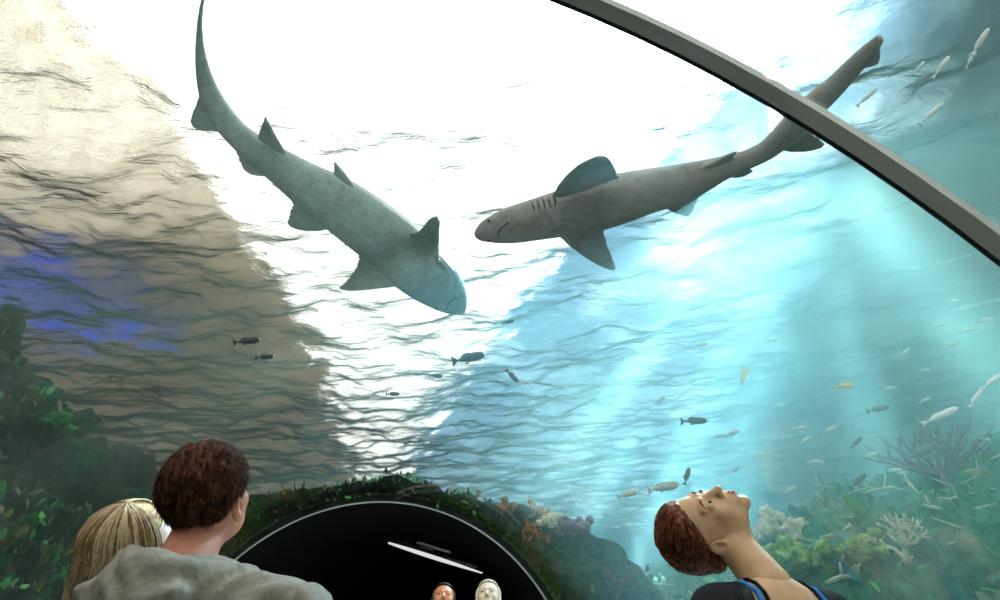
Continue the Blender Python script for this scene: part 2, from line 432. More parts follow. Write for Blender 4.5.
lip = sweep_arch('pale_lip', TR-.012, TR+.0, T_END-.012, T_END-.001, -AMAX, AMAX, M_LIP)
tag(lip, 'thin pale rim where the clear tunnel meets the dark passage', 'rim')
sweep_arch('wall_light_blocker', TR, TR+.049, -2.9, T_BACK, -AMAX, AMAX, M_DARK, kind='structure')  # unseen, added behind the camera to keep light off people's backs
sweep_arch('wall_inner', TR, TR+.049, T_END+.001, T_END+9, -AMAX, AMAX, M_DARK, kind='structure')
# floor, and the kerbs and end walls that close the passage
def slab(name, l0, l1, t0, t1, z0, z1, mat, kind='structure'):
    vs = [tp(l, t, z) for z in (z0, z1) for l, t in ((l0, t0), (l1, t0), (l1, t1), (l0, t1))]
    fs = [(3,2,1,0),(4,5,6,7),(0,1,5,4),(1,2,6,5),(2,3,7,6),(3,0,4,7)]
    return tag(make(name, vs, fs, mat, smooth=False), kind=kind)
M_FLOOR = simple('dark_carpet', (.02, .02, .024), .95, 30, .3)
slab('floor', -1.45, 1.45, -2.6, T_END+9, -.1, 0, M_FLOOR)
slab('wall_far', -1.75, 1.75, T_END+9, T_END+9.15, -.1, TZ+TR+.1, M_DARK)
slab('wall_near', -1.75, 1.75, -2.78, -2.61, -.1, TZ+TR+.1, M_DARK)
# ------------------------------------------------------------------ sharks
def smooth_curve(pts, n):
    """Catmull-Rom through rows of numbers"""
    p = np.array(pts, float); m = len(p); out = []
    for i in range(m-1):
        a = p[max(i-1, 0)]; b = p[i]; c = p[i+1]; d = p[min(i+2, m-1)]
        for k in range(n):
            t = k/n
            out.append(.5*((2*b)+(c-a)*t+(2*a-5*b+4*c-d)*t*t+(3*b-a-3*c+d)*t**3))
    out.append(p[-1]); return np.array(out)
def solid(mb, stations):
    """lens-shaped fin through stations (lead, trail, half thickness)"""
    K = 7; vs = []; n = 2*K
    for a, b, th in stations:
        ch = b-a
        up = Vector((0, 0, 1)); nrm = up
        for k in range(n):
            u = k/K if k <= K else 2-k/K
            s = 1 if k < K else -1
            w = (math.sin(math.pi*min(1, u**.62))*.9+.1) if 0 < u < 1 else 0.12
            vs.append(a+ch*u+nrm*s*th*w)
    fs = [(i*n+k, (i+1)*n+k, (i+1)*n+(k+1) % n, i*n+(k+1) % n) for i in range(len(stations)-1) for k in range(n)]
    fs += [tuple(range(n)), tuple(range((len(stations)-1)*n, len(stations)*n))[::-1]]
    mb.add(vs, fs)
def fin(mb, rows, zf, n=4):
    """rows: (lead x, lead y, trail x, trail y, rise, half thickness); zf gives the root plane"""
    r = smooth_curve(rows, n)
    solid(mb, [(zf(a, b, dz), zf(c, d, dz), th) for a, b, c, d, dz, th in r])
def remeshed(mb, voxel, smooth=2):
    me = bpy.data.meshes.new('tmp'); me.from_pydata(mb.v, [], mb.f); me.update()
    bm = bmesh.new(); bm.from_mesh(me); bmesh.ops.recalc_face_normals(bm, faces=bm.faces); bm.to_mesh(me); bm.free()
    o = bpy.data.objects.new('tmp', me); C.objects.link(o)
    r = o.modifiers.new('r', 'REMESH'); r.mode = 'VOXEL'; r.voxel_size = voxel
    s = o.modifiers.new('s', 'SMOOTH'); s.iterations = smooth; s.factor = .5
    dg = bpy.context.evaluated_depsgraph_get(); ev = o.evaluated_get(dg); m2 = bpy.data.meshes.new_from_object(ev)
    v = [tuple(x.co) for x in m2.vertices]; f = [tuple(p.vertices) for p in m2.polygons]
    bpy.data.objects.remove(o); bpy.data.meshes.remove(m2); return v, f
def shark_mat(name, back, belly, blotch):
    m = NT(name); v = m.coords(); f = m.noise(v, 3.5, 6, .6); g = m.noise(v, 60, 3, .6)
    ge = m.n('ShaderNodeNewGeometry'); sx = m.n('ShaderNodeSeparateXYZ'); m.l(ge.outputs['Normal'], sx.inputs[0])
    mid = m.noise(m.coords((1, 1, 1)), 13, 5, .65, .8)
    c = m.mix(m.ramp(f, [(.38, 0.0), (.62, .75)]), belly, blotch)
    c = m.mix(m.ramp(mid, [(.45, 0.0), (.7, .55)]), c, back)
    c = m.mix(m.ramp(sx.outputs[2], [(.38, 0.0), (.62, 1.0)]), c, back)
    c = m.mix(m.ramp(g, [(.3, .22), (.6, 0.0)]), c, (.03, .03, .03))
    return m.done(m.bsdf(c, .55, m.bump(g, .25, .004), spec=.35))
M_SLIT = simple('dark_skin_fold', (.02, .022, .022), .8, 20, .2)
M_EYE = simple('dark_glossy_eye', (.01, .01, .01), .12, 20, .1)
def shark(name, label, spine, fins, z0, zt, mat, slits, mouth, eyes):
    def zf(x, y, dz=0.0):
        # the body's own level: z0 at the head easing to zt at the tail
        return at_z(x, y, zlev(x, y)+dz)
    sp0 = np.array([(a, b) for a, b, c in spine], float); seg = np.r_[0, np.cumsum(np.linalg.norm(np.diff(sp0, axis=0), axis=1))]
    def zlev(x, y):
        k = np.argmin(np.hypot(sp0[:, 0]-x, sp0[:, 1]-y)); return z0+(zt-z0)*seg[k]/seg[-1]
    sp = smooth_curve(spine, 8); mb = MB(); pts = []; rad = []; vs = []; n = 24
    L = len(sp)
    d2 = np.linalg.norm(np.diff(sp[:, :2], axis=0), axis=1); s = np.r_[0, np.cumsum(d2)]; s /= s[-1]
    for i, (x, y, w) in enumerate(sp):
        zz = z0+(zt-z0)*s[i]
        c = at_z(x, y, zz)
        j0, j1 = max(i-1, 0), min(i+1, L-1)
        t = np.array(sp[j1][:2])-np.array(sp[j0][:2]); t /= np.linalg.norm(t); nx, ny = -t[1], t[0]
        dep = (c-Vector((0, 0, EYE))).length; eye = (c-Vector((0, 0, EYE)))/dep
        a = Vector((0, 0, EYE))+sight(x+nx*w, y+ny*w)*dep; b = Vector((0, 0, EYE))+sight(x-nx*w, y-ny*w)*dep
        side = (a-b)/2
        ahead = at_z(sp[j1][0], sp[j1][1], z0+(zt-z0)*s[j1])-at_z(sp[j0][0], sp[j0][1], z0+(zt-z0)*s[j0])
        deep = ahead.cross(side).normalized(); deep = deep if deep.dot(eye) > 0 else -deep
        tall = side.length*(.85 if s[i] > .15 else .62+.23*s[i]/.15)
        for k in range(n):
            th = 2*math.pi*k/n; sn = math.sin(th)
            vs.append(c+side*math.cos(th)+deep*(tall*sn*(1.1 if sn > 0 else .8)))
    fs = [(i*n+k, i*n+(k+1) % n, (i+1)*n+(k+1) % n, (i+1)*n+k) for i in range(L-1) for k in range(n)]
    fs += [tuple(range(n))[::-1], tuple(range((L-1)*n, L*n))]
    mb.add(vs, fs)
    for rows in fins: fin(mb, rows, zf)
    v, f = remeshed(mb, .0062, 3)
    o = tag(make(name, v, f, mat), label, 'shark')
    q = MB()
    def under(x, y):    # the skin's lowest point in line with this spot
        return project(v_arr, x, y)
    v_arr = np.array(v)
    for ln, r in slits:
        q = MB(); q.tube([under(*p) for p in ln], [r*.3]+[r]*(len(ln)-2)+[r*.3], 6); q.build('gill_slit', M_SLIT, o)
    q = MB(); q.tube([under(*p) for p in mouth], .0035, 6); q.build('mouth', M_SLIT, o)
    for e in eyes:
        c = under(*e); q = MB(); q.tube([c-Vector((0, 0, .006)), c-Vector((0, 0, .003)), c+Vector((0, 0, .003)), c+Vector((0, 0, .006))], [.003, .009, .009, .003], 10); q.build('eye', M_EYE, o)
    return o
def project(V, x, y):
    """the surface point of V that shows at (x, y) from the tunnel"""
    d = np.array(sight(x, y)); P = V-np.array([0, 0, EYE]); t = P@d; r = np.linalg.norm(P-np.outer(t, d), axis=1)
    k = np.argsort(r)[:12]; t = t[k][np.argmin(t[k])]
    return Vector((0, 0, EYE))+Vector(d)*(t-.0005)
M_SH1 = shark_mat('slate_blue_shark_skin', (.20, .20, .18), (.42, .55, .57), (.28, .34, .34))
M_SH2 = shark_mat('warm_grey_shark_skin', (.20, .19, .17), (.46, .48, .48), (.32, .32, .30))
Z1 = EYE+2.0
shark('shark', 'slate-blue nose-down shark with a long curved tail, on the left of the white opening',
  [(463,313,3),(459,308,10),(450,297,19),(435,281,27),(415,263,31),(390,242,30),(362,221,29),(335,202,27),(310,187,23),(285,170,18.5),(262,154,15.5),(240,137,13),(222,116,12.5),(209,92,10.5),(201.5,62,6.5),(199.5,32,3.6),(202,4,2.4),(208,-14,1.5)],
  [ # pectorals
   [(441,270,408,231,0,.024),(440,256,412,232,-.01,.020),(440,242,417,231,-.04,.016),(440,231,422,226,-.07,.013),(440.5,223,428,219,-.09,.011),(438,217,434,216.5,-.10,.009)],
   [(400,286,358,252,0,.024),(392,288,356,262,-.01,.020),(378,289.5,352,271,-.04,.016),(362,291,347,278,-.07,.013),(349,291,342,284,-.09,.011),(341,289,338,286.5,-.10,.009)],
   # pelvic fins (far side one lies against the body)
   [(330,226,296,188,0,.018),(326,231,291,200,-.01,.014),(312,232,288,211,-.03,.012),(298,230,287,218,-.04,.010),(290,226,286.5,222,-.04,.009)],
   # first and second dorsal, anal fin, lower tail lobe
   [(356,188,332,174,0,.016),(350,179,333,169,.0,.013),(343,171,333,163.5,.0,.011),(336,163,333,160,.0,.009)],
   [(288,156,256,138,.0,.016),(283,147,257,132,.0,.014),(276,135,259.5,126,.0,.012),(270,124,263,119.5,.0,.010),(266,117,264,116,0,.009)],
   [(276,172,234,136,0,.018),(272,177,235,150,-.0,.015),(262,177,238,161,-.01,.012),(253,175,242,168,-.02,.010),(249,173,246,171,-.02,.009)],
   [(232,132,198,92,0,.016),(222,132,194,103,0,.014),(212,132,190.5,111,0,.012),(201,131,189.5,118,0,.010),(194,127,190,123,0,.009)]],
  Z1, Z1+.05, M_SH1,
  [([(433+i*3.0,254+i*2.4),(436+i*2.9,261+i*2.2),(439+i*2.7,268+i*1.7)], .0042) for i in range(4)],
  [(460,300),(455,298),(449,303),(446,310)], [(462,296),(436,308)])
shark('shark', 'warm grey shark seen from below, swimming away from the glare with pectoral fins spread',
  [(475,236,3),(480,234,8),(490,230.5,13),(508,226,18),(530,221,20.5),(556,215,23),(585,208,26),(615,200,26),(645,192,23),(675,185,20.5),(700,177,17),(722,168.5,12.5),(746,160,10),(768,149,10.5),(790,129,13),(812,107,13),(834,87,11),(854,66,9.5),(870,50,8),(881,37,4)],
  [[(551,198,620,178,0,.024),(557,186,619,172,-.01,.020),(570,171,616,166,-.05,.016),(585,161,612,160,-.08,.012),(597,156.5,607,156.5,-.10,.010)],
   [(558,236,604,224,0,.024),(567,245,606,233,-.01,.020),(580,255,609,244,-.05,.016),(593,263,613,255,-.08,.012),(604,268,616,263.5,-.10,.010),(612,270.5,616,268,-.11,.009)],
   [(656,204,704,186,0,.018),(668,211,702,193,-.0,.014),(679,215.5,698,202,-.02,.011),(687,217,694,211,-.03,.009)],
   [(720,172,742,162,0,.014),(730,178,750,166,0,.012),(741,177,754,169,0,.010),(748,174,754,171,0,.009)],
   [(700,168,734,158,.0,.014),(714,161,738,153,.0,.012),(728,154,740,150,.0,.009)],
   [(772,142,806,112,0,.018),(776,149,810,121,0,.015),(790,152.5,815,131,0,.012),(806,152,821,139,0,.010),(820,148,826,143.5,0,.009)],
   [(856,68,868,46,0,.012),(864,69,878,46,0,.012),(873,67,881,48,0,.010),(878,64,881,55,0,.009)]],
  Z1+.02, Z1+.06, M_SH2,
  [([(531+i*5.5,201-i*1.9),(533+i*5.5,206-i*1.6),(534+i*5.5,212-i*1.4)], .004) for i in range(5)],
  [(500,243),(498,234),(502,227),(508,223)], [(489,221),(489,241)])
# ------------------------------------------------------------------ smooth bodies: distance fields meshed by surface nets
def cap(P, a, b, ra, rb=None):
    a = np.array(a, float); b = np.array(b, float); rb = ra if rb is None else rb
    ab = b-a; t = np.clip(((P-a)@ab)/(ab@ab), 0, 1)
    return np.linalg.norm(P-a-t[..., None]*ab, axis=-1)-(ra+(rb-ra)*t)
def ell(P, c, r, rot=None):
    q = P-np.array(c, float)
    if rot is not None: q = q@np.array(rot)
    r = np.array(r, float); k0 = np.linalg.norm(q/r, axis=-1); k1 = np.linalg.norm(q/(r*r), axis=-1)
    return np.where(k1 > 1e-9, k0*(k0-1)/np.maximum(k1, 1e-9), -r.min())
def smin(a, b, k):
    h = np.clip(.5+.5*(b-a)/k, 0, 1); return b*(1-h)+a*h-k*h*(1-h)
def smax(a, b, k): return -smin(-a, -b, k)
def nets(fn, lo, hi, h):
    lo = np.array(lo, float); n = np.ceil((np.array(hi)-lo)/h).astype(int)+1
    ax = [lo[i]+h*np.arange(n[i]) for i in range(3)]
    D = np.empty(tuple(n), np.float32)
    for i, x in enumerate(ax[0]):
        Y, Z = np.meshgrid(ax[1], ax[2], indexing='ij'); D[i] = fn(np.stack([np.full_like(Y, x), Y, Z], -1))
    D[0] = D[-1] = 1; D[:, 0] = D[:, -1] = 1; D[:, :, 0] = D[:, :, -1] = 1
    S = D < 0
    c = [(i, j, k) for i in (0, 1) for j in (0, 1) for k in (0, 1)]
    m = [k-1 for k in n]
    sl = lambda A, o: A[o[0]:o[0]+m[0], o[1]:o[1]+m[1], o[2]:o[2]+m[2]]
    cnt = sum(sl(S, o).astype(int) for o in c); act = (cnt > 0) & (cnt < 8)
    I = np.argwhere(act); idx = -np.ones(act.shape, int); idx[act] = np.arange(len(I))
    acc = np.zeros((len(I), 3)); num = np.zeros(len(I))
    val = {o: sl(D, o)[act] for o in c}
    for o in c:
        for d in range(3):
            if o[d]: continue
            p = list(o); p[d] = 1; p = tuple(p); a, b = val[o], val[p]; x = (a < 0) != (b < 0)
            t = np.where(x, a/np.where(np.abs(a-b) < 1e-12, 1, a-b), 0)
            q = np.tile(np.array(o, float), (len(I), 1)); q[:, d] += t
            acc[x] += q[x]; num[x] += 1
    V = lo+h*(I+acc/num[:, None]); F = []
    for d in range(3):
        e1, e2 = (d+1) % 3, (d+2) % 3
        A = S; sh = [slice(None)]*3; s2 = [slice(None)]*3; sh[d] = slice(0, -1); s2[d] = slice(1, None)
        a, b = A[tuple(sh)], A[tuple(s2)]; X = np.argwhere(a != b)
        ok = (X[:, e1] > 0) & (X[:, e2] > 0) & (X[:, e1] < n[e1]-1) & (X[:, e2] < n[e2]-1); X = X[ok]
        g = []
        for u, v in ((0, 0), (1, 0), (1, 1), (0, 1)):
            y = X.copy(); y[:, e1] -= u; y[:, e2] -= v; g.append(idx[y[:, 0], y[:, 1], y[:, 2]])
        q = np.stack(g, -1); fl = a[X[:, 0], X[:, 1], X[:, 2]]
        q[~fl] = q[~fl][:, ::-1]; F.append(q)
    F = np.concatenate(F); F = F[(F >= 0).all(1)]
    return V, F
def relax(V, F, it=1, k=.5):
    e = np.concatenate([F[:, [0, 1]], F[:, [1, 2]], F[:, [2, 3]], F[:, [3, 0]]])
    for _ in range(it):
        s = np.zeros_like(V); c = np.zeros(len(V)); 
        for a, b in ((0, 1), (1, 0)):
            np.add.at(s, e[:, a], V[e[:, b]]); np.add.at(c, e[:, a], 1)
        V = V*(1-k)+k*s/np.maximum(c, 1)[:, None]
    return V
def frame(fwd, up, origin):
    f = Vector(fwd).normalized(); u = Vector(up); r = f.cross(u).normalized(); u = r.cross(f)
    M = Matrix((( r.x, f.x, u.x, origin[0]), (r.y, f.y, u.y, origin[1]), (r.z, f.z, u.z, origin[2]), (0, 0, 0, 1)))
    return M
def apply(M, V):
    A = np.array(M); return V@A[:3, :3].T+A[:3, 3]
def local(M, p): return np.array(M.inverted() @ Vector(p))
def camdir(x, y, z):
    """x right, y up in the photograph, z towards the viewer -> world"""
    return Vector((1, 0, 0))*x+Vector((0, -SP, CP))*y+Vector((0, -CP, -SP))*z

def head_sdf(P, fem=0.0, neck=None, ears=True, long_=1.0):
    A = np.abs(P[..., 0]); Q = P.copy(); Q[..., 0] = A
    d = ell(P, (0, -.015, .047), (.074-.003*fem, .096, .084))
    d = smin(d, ell(P, (0, .035, -.020), (.060-.004*fem, .056, .085)), .03)
    d = smin(d, ell(Q, (.034, .020, -.062), (.026, .046, .030)), .03)            # jaw
    d = smin(d, ell(P, (0, .070, -.098), (.021-.003*fem, .016, .016)), .025)      # chin
    d = smin(d, ell(Q, (.041, .064, -.018), (.018, .018, .018)), .022)            # cheekbone
    d = smin(d, cap(Q, (.012, .086, .030), (.044, .074, .032), .008-.002*fem), .014)  # brow
    d = smax(d, -ell(Q, (.031, .098, .010), (.019, .016, .013)), .009)            # eye socket
    d = smin(d, ell(Q, (.031, .0765, .010), (.0155, .0135, .0115)), .003)         # eyelids over the eyeball
    d = smin(d, cap(P, (0, .086, .018), (0, .108, -.022), .0065, .0095), .010)    # nose
    d = smin(d, ell(P, (0, .109, -.026), (.0095, .0105, .0085)), .006)
    d = smin(d, ell(Q, (.0115, .098, -.030), (.0065, .0095, .0065)), .006)
    d = smin(d, ell(P, (0, .082, -.060), (.028, .016, .020)), .016)               # mouth mound
    d = smin(d, cap(Q, (0, .0985, -.0545), (.021, .088, -.058), .0052, .003), .005)   # lips
    d = smin(d, cap(Q, (0, .0975, -.066), (.017, .089, -.063), .0062, .003), .005)
    d = smax(d, -cap(Q, (0, .104, -.060), (.023, .092, -.0605), .0013), .003)
    if ears:
        er = ell(Q, (.081, -.010, -.002), (.009, .020, .031))
        er = smax(er, -ell(Q, (.091, -.004, .002), (.010, .0115, .018)), .004)
        er = smin(er, ell(Q, (.076, .002, -.030), (.006, .009, .010)), .005)
        d = smin(d, er, .004)
    if neck is not None:
        r0 = .054-.008*fem
        d = smin(d, cap(P, (0, -.020, -.045), neck, r0, r0+.006), .03)
    return d
def gather(*parts):
    V = []; F = []; n = 0
    for v, f in parts: V.append(v); F.append(np.asarray(f)+n); n += len(v)
    return np.concatenate(V), np.concatenate(F)
def hand_mesh(M, side=1, curl=.35):
    """palm and five fingers; local -z runs to the fingertips, +y is forward"""
    def f(P):
        d = smin(cap(P, (0, 0, 0), (0, 0, -.03), .026, .028), cap(P, (0, .012, -.035), (0, .026, -.080), .014), .02)
        d = smin(d, cap(P, (0, -.012, -.035), (0, -.026, -.078), .013), .02)
        d = smin(d, cap(P, (0, 0, -.035), (0, 0, -.082), .014), .02)
        for y, ln, r in ((.030, .068, .0082), (.010, .076, .0086), (-.010, .071, .0082), (-.028, .056, .0072)):
            a = np.array([0, y, -.082]); b = a+np.array([-side*curl*ln*.3, 0, -ln*.45]); c = b+np.array([-side*curl*ln*.8, 0, -ln*.45])
            d = smin(d, smin(cap(P, a, b, r+.001, r), cap(P, b, c, r, r-.0015), .004), .004)
        a = np.array([-side*.006, .020, -.030]); b = a+np.array([-side*.016, .028, -.026]); c = b+np.array([-side*.010, .006, -.030])
        return smin(d, smin(cap(P, a, b, .013, .0095), cap(P, b, c, .0095, .008), .004), .008)
    V, F = nets(f, (-.09, -.06, -.18), (.09, .09, .04), .0045); return apply(M, V), F

def body_pose(o, face, h_sh, width=.19, lean=(0, 0), arms=None, girth=1.0):
    """joints of a standing figure: o = point on the floor between the feet, face = where the chest looks"""
    f = Vector((face[0], face[1], 0)).normalized(); r = Vector((f.y, -f.x, 0)); o = Vector(o)
    top = Vector((0, 0, 0))+f*lean[1]+r*lean[0]
    J = dict(f=f, r=r, o=o, g=girth, w=width)
    J['neck'] = o+top+Vector((0, 0, h_sh+.045)); J['chest'] = o+top*.85+Vector((0, 0, h_sh-.14)); J['waist'] = o+top*.35+Vector((0, 0, h_sh-.36)); J['hip'] = o+Vector((0, 0, h_sh*.62))
    for s, k in ((-1, 'L'), (1, 'R')):
        J['sh'+k] = o+top+r*s*width+Vector((0, 0, h_sh-.02)); J['el'+k] = J['sh'+k]+r*s*.05-f*.03-Vector((0, 0, .28))
        J['wr'+k] = J['el'+k]+f*.08-r*s*.01-Vector((0, 0, .24))
        J['hj'+k] = J['hip']+r*s*.09; J['kn'+k] = o+r*s*.095+f*.02+Vector((0, 0, h_sh*.335)); J['an'+k] = o+r*s*.10-f*.02+Vector((0, 0, .08)); J['to'+k] = o+r*s*.12+f*.13+Vector((0, 0, .035))
    if arms: J.update(arms)
    return J
def torso_sdf(P, J, grow=0.0):
    g = J['g']; R3 = np.array([[J['r'].x, J['f'].x, 0], [J['r'].y, J['f'].y, 0], [0, 0, 1]])
    w = J['w']
    d = ell(P, J['chest'], (w*.84*g, .105*g, .19), R3)
    d = smin(d, ell(P, J['waist'], (w*.68*g, .092*g, .16), R3), .06)
    d = smin(d, ell(P, J['hip'], (w*.80*g, .105*g, .13), R3), .06)
    for k in 'LR': d = smin(d, cap(P, J['neck']-Vector((0, 0, .03)), J['sh'+k], .050*g, .052*g), .05)
    return d-grow
def arms_sdf(P, J, grow=0.0):
    d = None
    for k in 'LR':
        a = smin(cap(P, J['sh'+k], J['el'+k], .050*J['g'], .038*J['g']), cap(P, J['el'+k], J['wr'+k], .038*J['g'], .026*J['g']), .02)
        d = a if d is None else np.minimum(d, a)
    return d-grow
def legs_sdf(P, J, grow=0.0):
    d = None
    for k in 'LR':
        a = smin(cap(P, J['hj'+k], J['kn'+k], .080*J['g'], .056), cap(P, J['kn'+k], J['an'+k], .054, .040), .03)
        d = a if d is None else np.minimum(d, a)
    return d-grow
def jbounds(J, keys, pad):
    A = np.array([J[k] for k in keys]); return A.min(0)-pad, A.max(0)+pad
# ------------------------------------------------------------------ people
def skin_mat(name, base, ear=None):
    m = NT(name); v = m.coords(); f = m.noise(v, 30, 4); g = m.noise(v, 180, 2)
    c = m.ramp(f, [(.3, [x*.88 for x in base]), (.7, [min(1, x*1.08) for x in base])])
    return m.done(m.bsdf(c, .5, m.bump(g, .15, .001), spec=.4, Subsurface_Weight=.25, Subsurface_Radius=(.9, .25, .12), Subsurface_Scale=.012))
def hair_mat(name, cols, rough=.38, spec=.5, stretch=(1, 1, 1)):
    m = NT(name); v = m.coords(); f = m.noise(m.coords(stretch), 85, 3, .6); g = m.noise(v, 14, 3, .6)
    c = m.ramp(f, [(.3, cols[0]), (.5, cols[1]), (.72, cols[2])])
    c = m.mix(m.ramp(g, [(.4, 0.0), (.65, .6)]), c, cols[0])
    return m.done(m.bsdf(c, rough+.15, None, spec=spec*.4))
M_SKIN_M = skin_mat('fair_ruddy_skin', (.62, .24, .15)); M_SKIN_B = skin_mat('pale_pink_skin', (.78, .52, .42)); M_SKIN_C = skin_mat('tanned_skin', (.62, .38, .22))
M_SKIN_D = skin_mat('warm_tan_skin', (.72, .30, .14)); M_SKIN_E = skin_mat('very_pale_skin', (.85, .68, .52))
H_MAN = hair_mat('dark_brown_hair', [(.006, .003, .002), (.055, .018, .009), (.22, .10, .05)], .5, .12, (1.3, 1.3, .3))
H_BLOND = hair_mat('straight_blonde_hair', [(.30, .15, .06), (.80, .55, .27), (.98, .86, .62)], .32, .6, (1.3, 1.3, .10))
H_RED = hair_mat('reddish_brown_hair', [(.05, .012, .006), (.22, .055, .022), (.50, .19, .09)])
H_RED2 = hair_mat('copper_hair', [(.20, .05, .02), (.50, .17, .07), (.80, .40, .20)])
H_RED3 = hair_mat('dark_auburn_hair', [(.012, .004, .003), (.05, .015, .01), (.12, .04, .02)])
H_MAN2 = hair_mat('brown_hair_highlight', [(.04, .018, .01), (.16, .07, .035), (.34, .18, .10)], .5, .15)
H_BLOND2 = hair_mat('dark_blonde_hair', [(.12, .06, .025), (.34, .19, .08), (.5, .32, .16)])
H_BLOND3 = hair_mat('pale_blonde_hair', [(.7, .5, .28), (.9, .75, .5), (1, .92, .74)])
H_DARK = hair_mat('near_black_hair', [(.01, .006, .005), (.03, .02, .015), (.06, .04, .03)])
def fabric(name, color, sc=60, amp=.2, bd=.003):
    m = NT(name); v = m.coords(); f = m.noise(v, sc, 4, .6); g = m.noise(v, 9, 4, .6, .5)
    c = m.ramp(f, [(.3, [x*(1-amp) for x in color]), (.7, [min(1, x*(1+amp)) for x in color])])
    return m.done(m.bsdf(c, .9, m.bump(f, .4, bd, m.bump(g, .8, .012)), spec=.15))
F_HOOD = fabric('grey_green_knit', (.27, .26, .22)); F_BLACK = fabric('black_knit', (.018, .018, .022)); F_BLUE = fabric('blue_cotton', (.04, .22, .62))
F_JEAN = fabric('dark_denim', (.03, .04, .07)); F_PINK = fabric('brown_cotton', (.12, .08, .06)); F_WHITE = fabric('off_white_cotton', (.7, .68, .6)); F_SHOE = fabric('dark_shoe_leather', (.03, .025, .02))
def hairmesh(roots, tips_fn, nseg, w0, M, taper=.25):
    """strands: three sided tapering threads, one mesh"""
    V = []; F = []
    for r in roots:
        P = tips_fn(r)
        m = len(P); base = len(V)
        for i, p in enumerate(P):
            d = P[min(i+1, m-1)]-P[max(i-1, 0)]; d = d/(np.linalg.norm(d)+1e-9)
            a = np.cross(d, (.31, .52, .79)); a /= np.linalg.norm(a)+1e-9; b = np.cross(d, a)
            w = w0*(1-(1-taper)*i/(m-1))
            for k in range(3):
                t = 2.0944*k; V.append(p+w*(a*math.cos(t)+b*math.sin(t)))
        for i in range(m-1):
            for k in range(3):
                F.append((base+i*3+k, base+i*3+(k+1) % 3, base+i*3+3+(k+1) % 3, base+i*3+3+k))
    return apply(M, np.array(V)), np.array(F)
def hug(p, q, lift):
    c = np.array([0, -.012, .035]); v = q-c; return c+v/np.linalg.norm(v)*(np.linalg.norm(p-c)+lift)
def shades(nf_shell, nf_strand, per, seed):
    r = np.random.default_rng(seed); return [0]*nf_shell+list(np.repeat(r.integers(0, 3, nf_strand//per), per))
def on_shell(fn, n, keep, seed, grow=.0):
    """points scattered over the level set fn = grow, in the head's own frame"""
    r = np.random.default_rng(seed); d = r.normal(size=(n*3, 3)); d /= np.linalg.norm(d, axis=1)[:, None]
    c = np.array([0, -.012, .035]); lo = np.zeros(len(d)); hi = np.full(len(d), .2)
    for _ in range(18):
        mid = (lo+hi)/2; v = fn(c+d*mid[:, None]); ins = v < grow; lo = np.where(ins, mid, lo); hi = np.where(ins, hi, mid)
    p = c+d*lo[:, None]; k = keep(p); return p[k][:n], d[k][:n]

# shoes as one continuous sdf per person
def shoes(J):
    def f(P):
        d = None
        for k in 'LR':
            a = smin(cap(P, J['an'+k]-Vector((0, 0, .03))-J['f']*.02, J['to'+k], .045, .036), cap(P, J['an'+k]-Vector((0, 0, .035))-J['f']*.045, J['an'+k]-Vector((0, 0, .0)), .036), .02)
            d = a if d is None else np.minimum(d, a)
        return np.maximum(d, .004-P[..., 2])
    lo, hi = jbounds(J, ['anL', 'anR', 'toL', 'toR'], .08); lo[2] = -.01; return nets(f, lo, hi, .010)

def figure(name, label, M, J, skin, fem, head_h=.0035, hands=True, category='person', body_h=.011):
    root = None
    nk = local(M, J['neck'])
    hf = lambda P: head_sdf(P, fem, nk)
    lo = np.minimum([-.1, -.13, -.15], nk-.04); hi = np.maximum([.1, .13, .14], nk+.07)
    hV, hF = nets(hf, lo, hi, head_h); hV = relax(hV, hF, 1, .35)
    hV = apply(M, hV)
    bf = lambda P: smin(smin(torso_sdf(P, J), arms_sdf(P, J), .03), legs_sdf(P, J), .04)
    lo, hi = jbounds(J, ['neck', 'shL', 'shR', 'elL', 'elR', 'wrL', 'wrR', 'anL', 'anR', 'toL', 'toR'], .13); lo[2] = .02
    bV, bF = nets(bf, lo, hi, body_h); bV = relax(bV, bF, 2)
    parts = [(hV, hF), (bV, bF)]
    if hands:
        for k, s in (('L', -1), ('R', 1)):
            dn = (J['wr'+k]-J['el'+k]).normalized(); r = J['r']
            f2 = dn.cross(r).normalized()*-1
            f2 = J['f']-dn*J['f'].dot(dn); f2.normalize(); r2 = f2.cross(-dn)
            Mh = Matrix(((r2.x, f2.x, -dn.x, 0), (r2.y, f2.y, -dn.y, 0), (r2.z, f2.z, -dn.z, 0), (0, 0, 0, 1)))
            w = J['wr'+k]; Mh[0][3], Mh[1][3], Mh[2][3] = w.x, w.y, w.z
            parts.append(hand_mesh(Mh, s))
    V, F = gather(*parts)
    o = make(name, V, F, skin); tag(o, label, category); return o
def cloth(name, fn, J, keys, pad, h, mat, parent, top=None, low=None, crease=.006, seed=0):
    lo, hi = jbounds(J, keys, pad)
    if low is not None: lo[2] = low
    if top is not None: hi[2] = top
    V, F = nets(fn, lo, hi, h); V = relax(V, F, 2)
    q = V*[14, 14, 5]+seed
    V = V+(crease*fbm(q, 3))[:, None]*np.stack([V[:, 0]-J['chest'].x, V[:, 1]-J['chest'].y, 0*V[:, 0]], -1)/.15
    return make(name, V, F, mat, parent)
def tips(arr): return arr

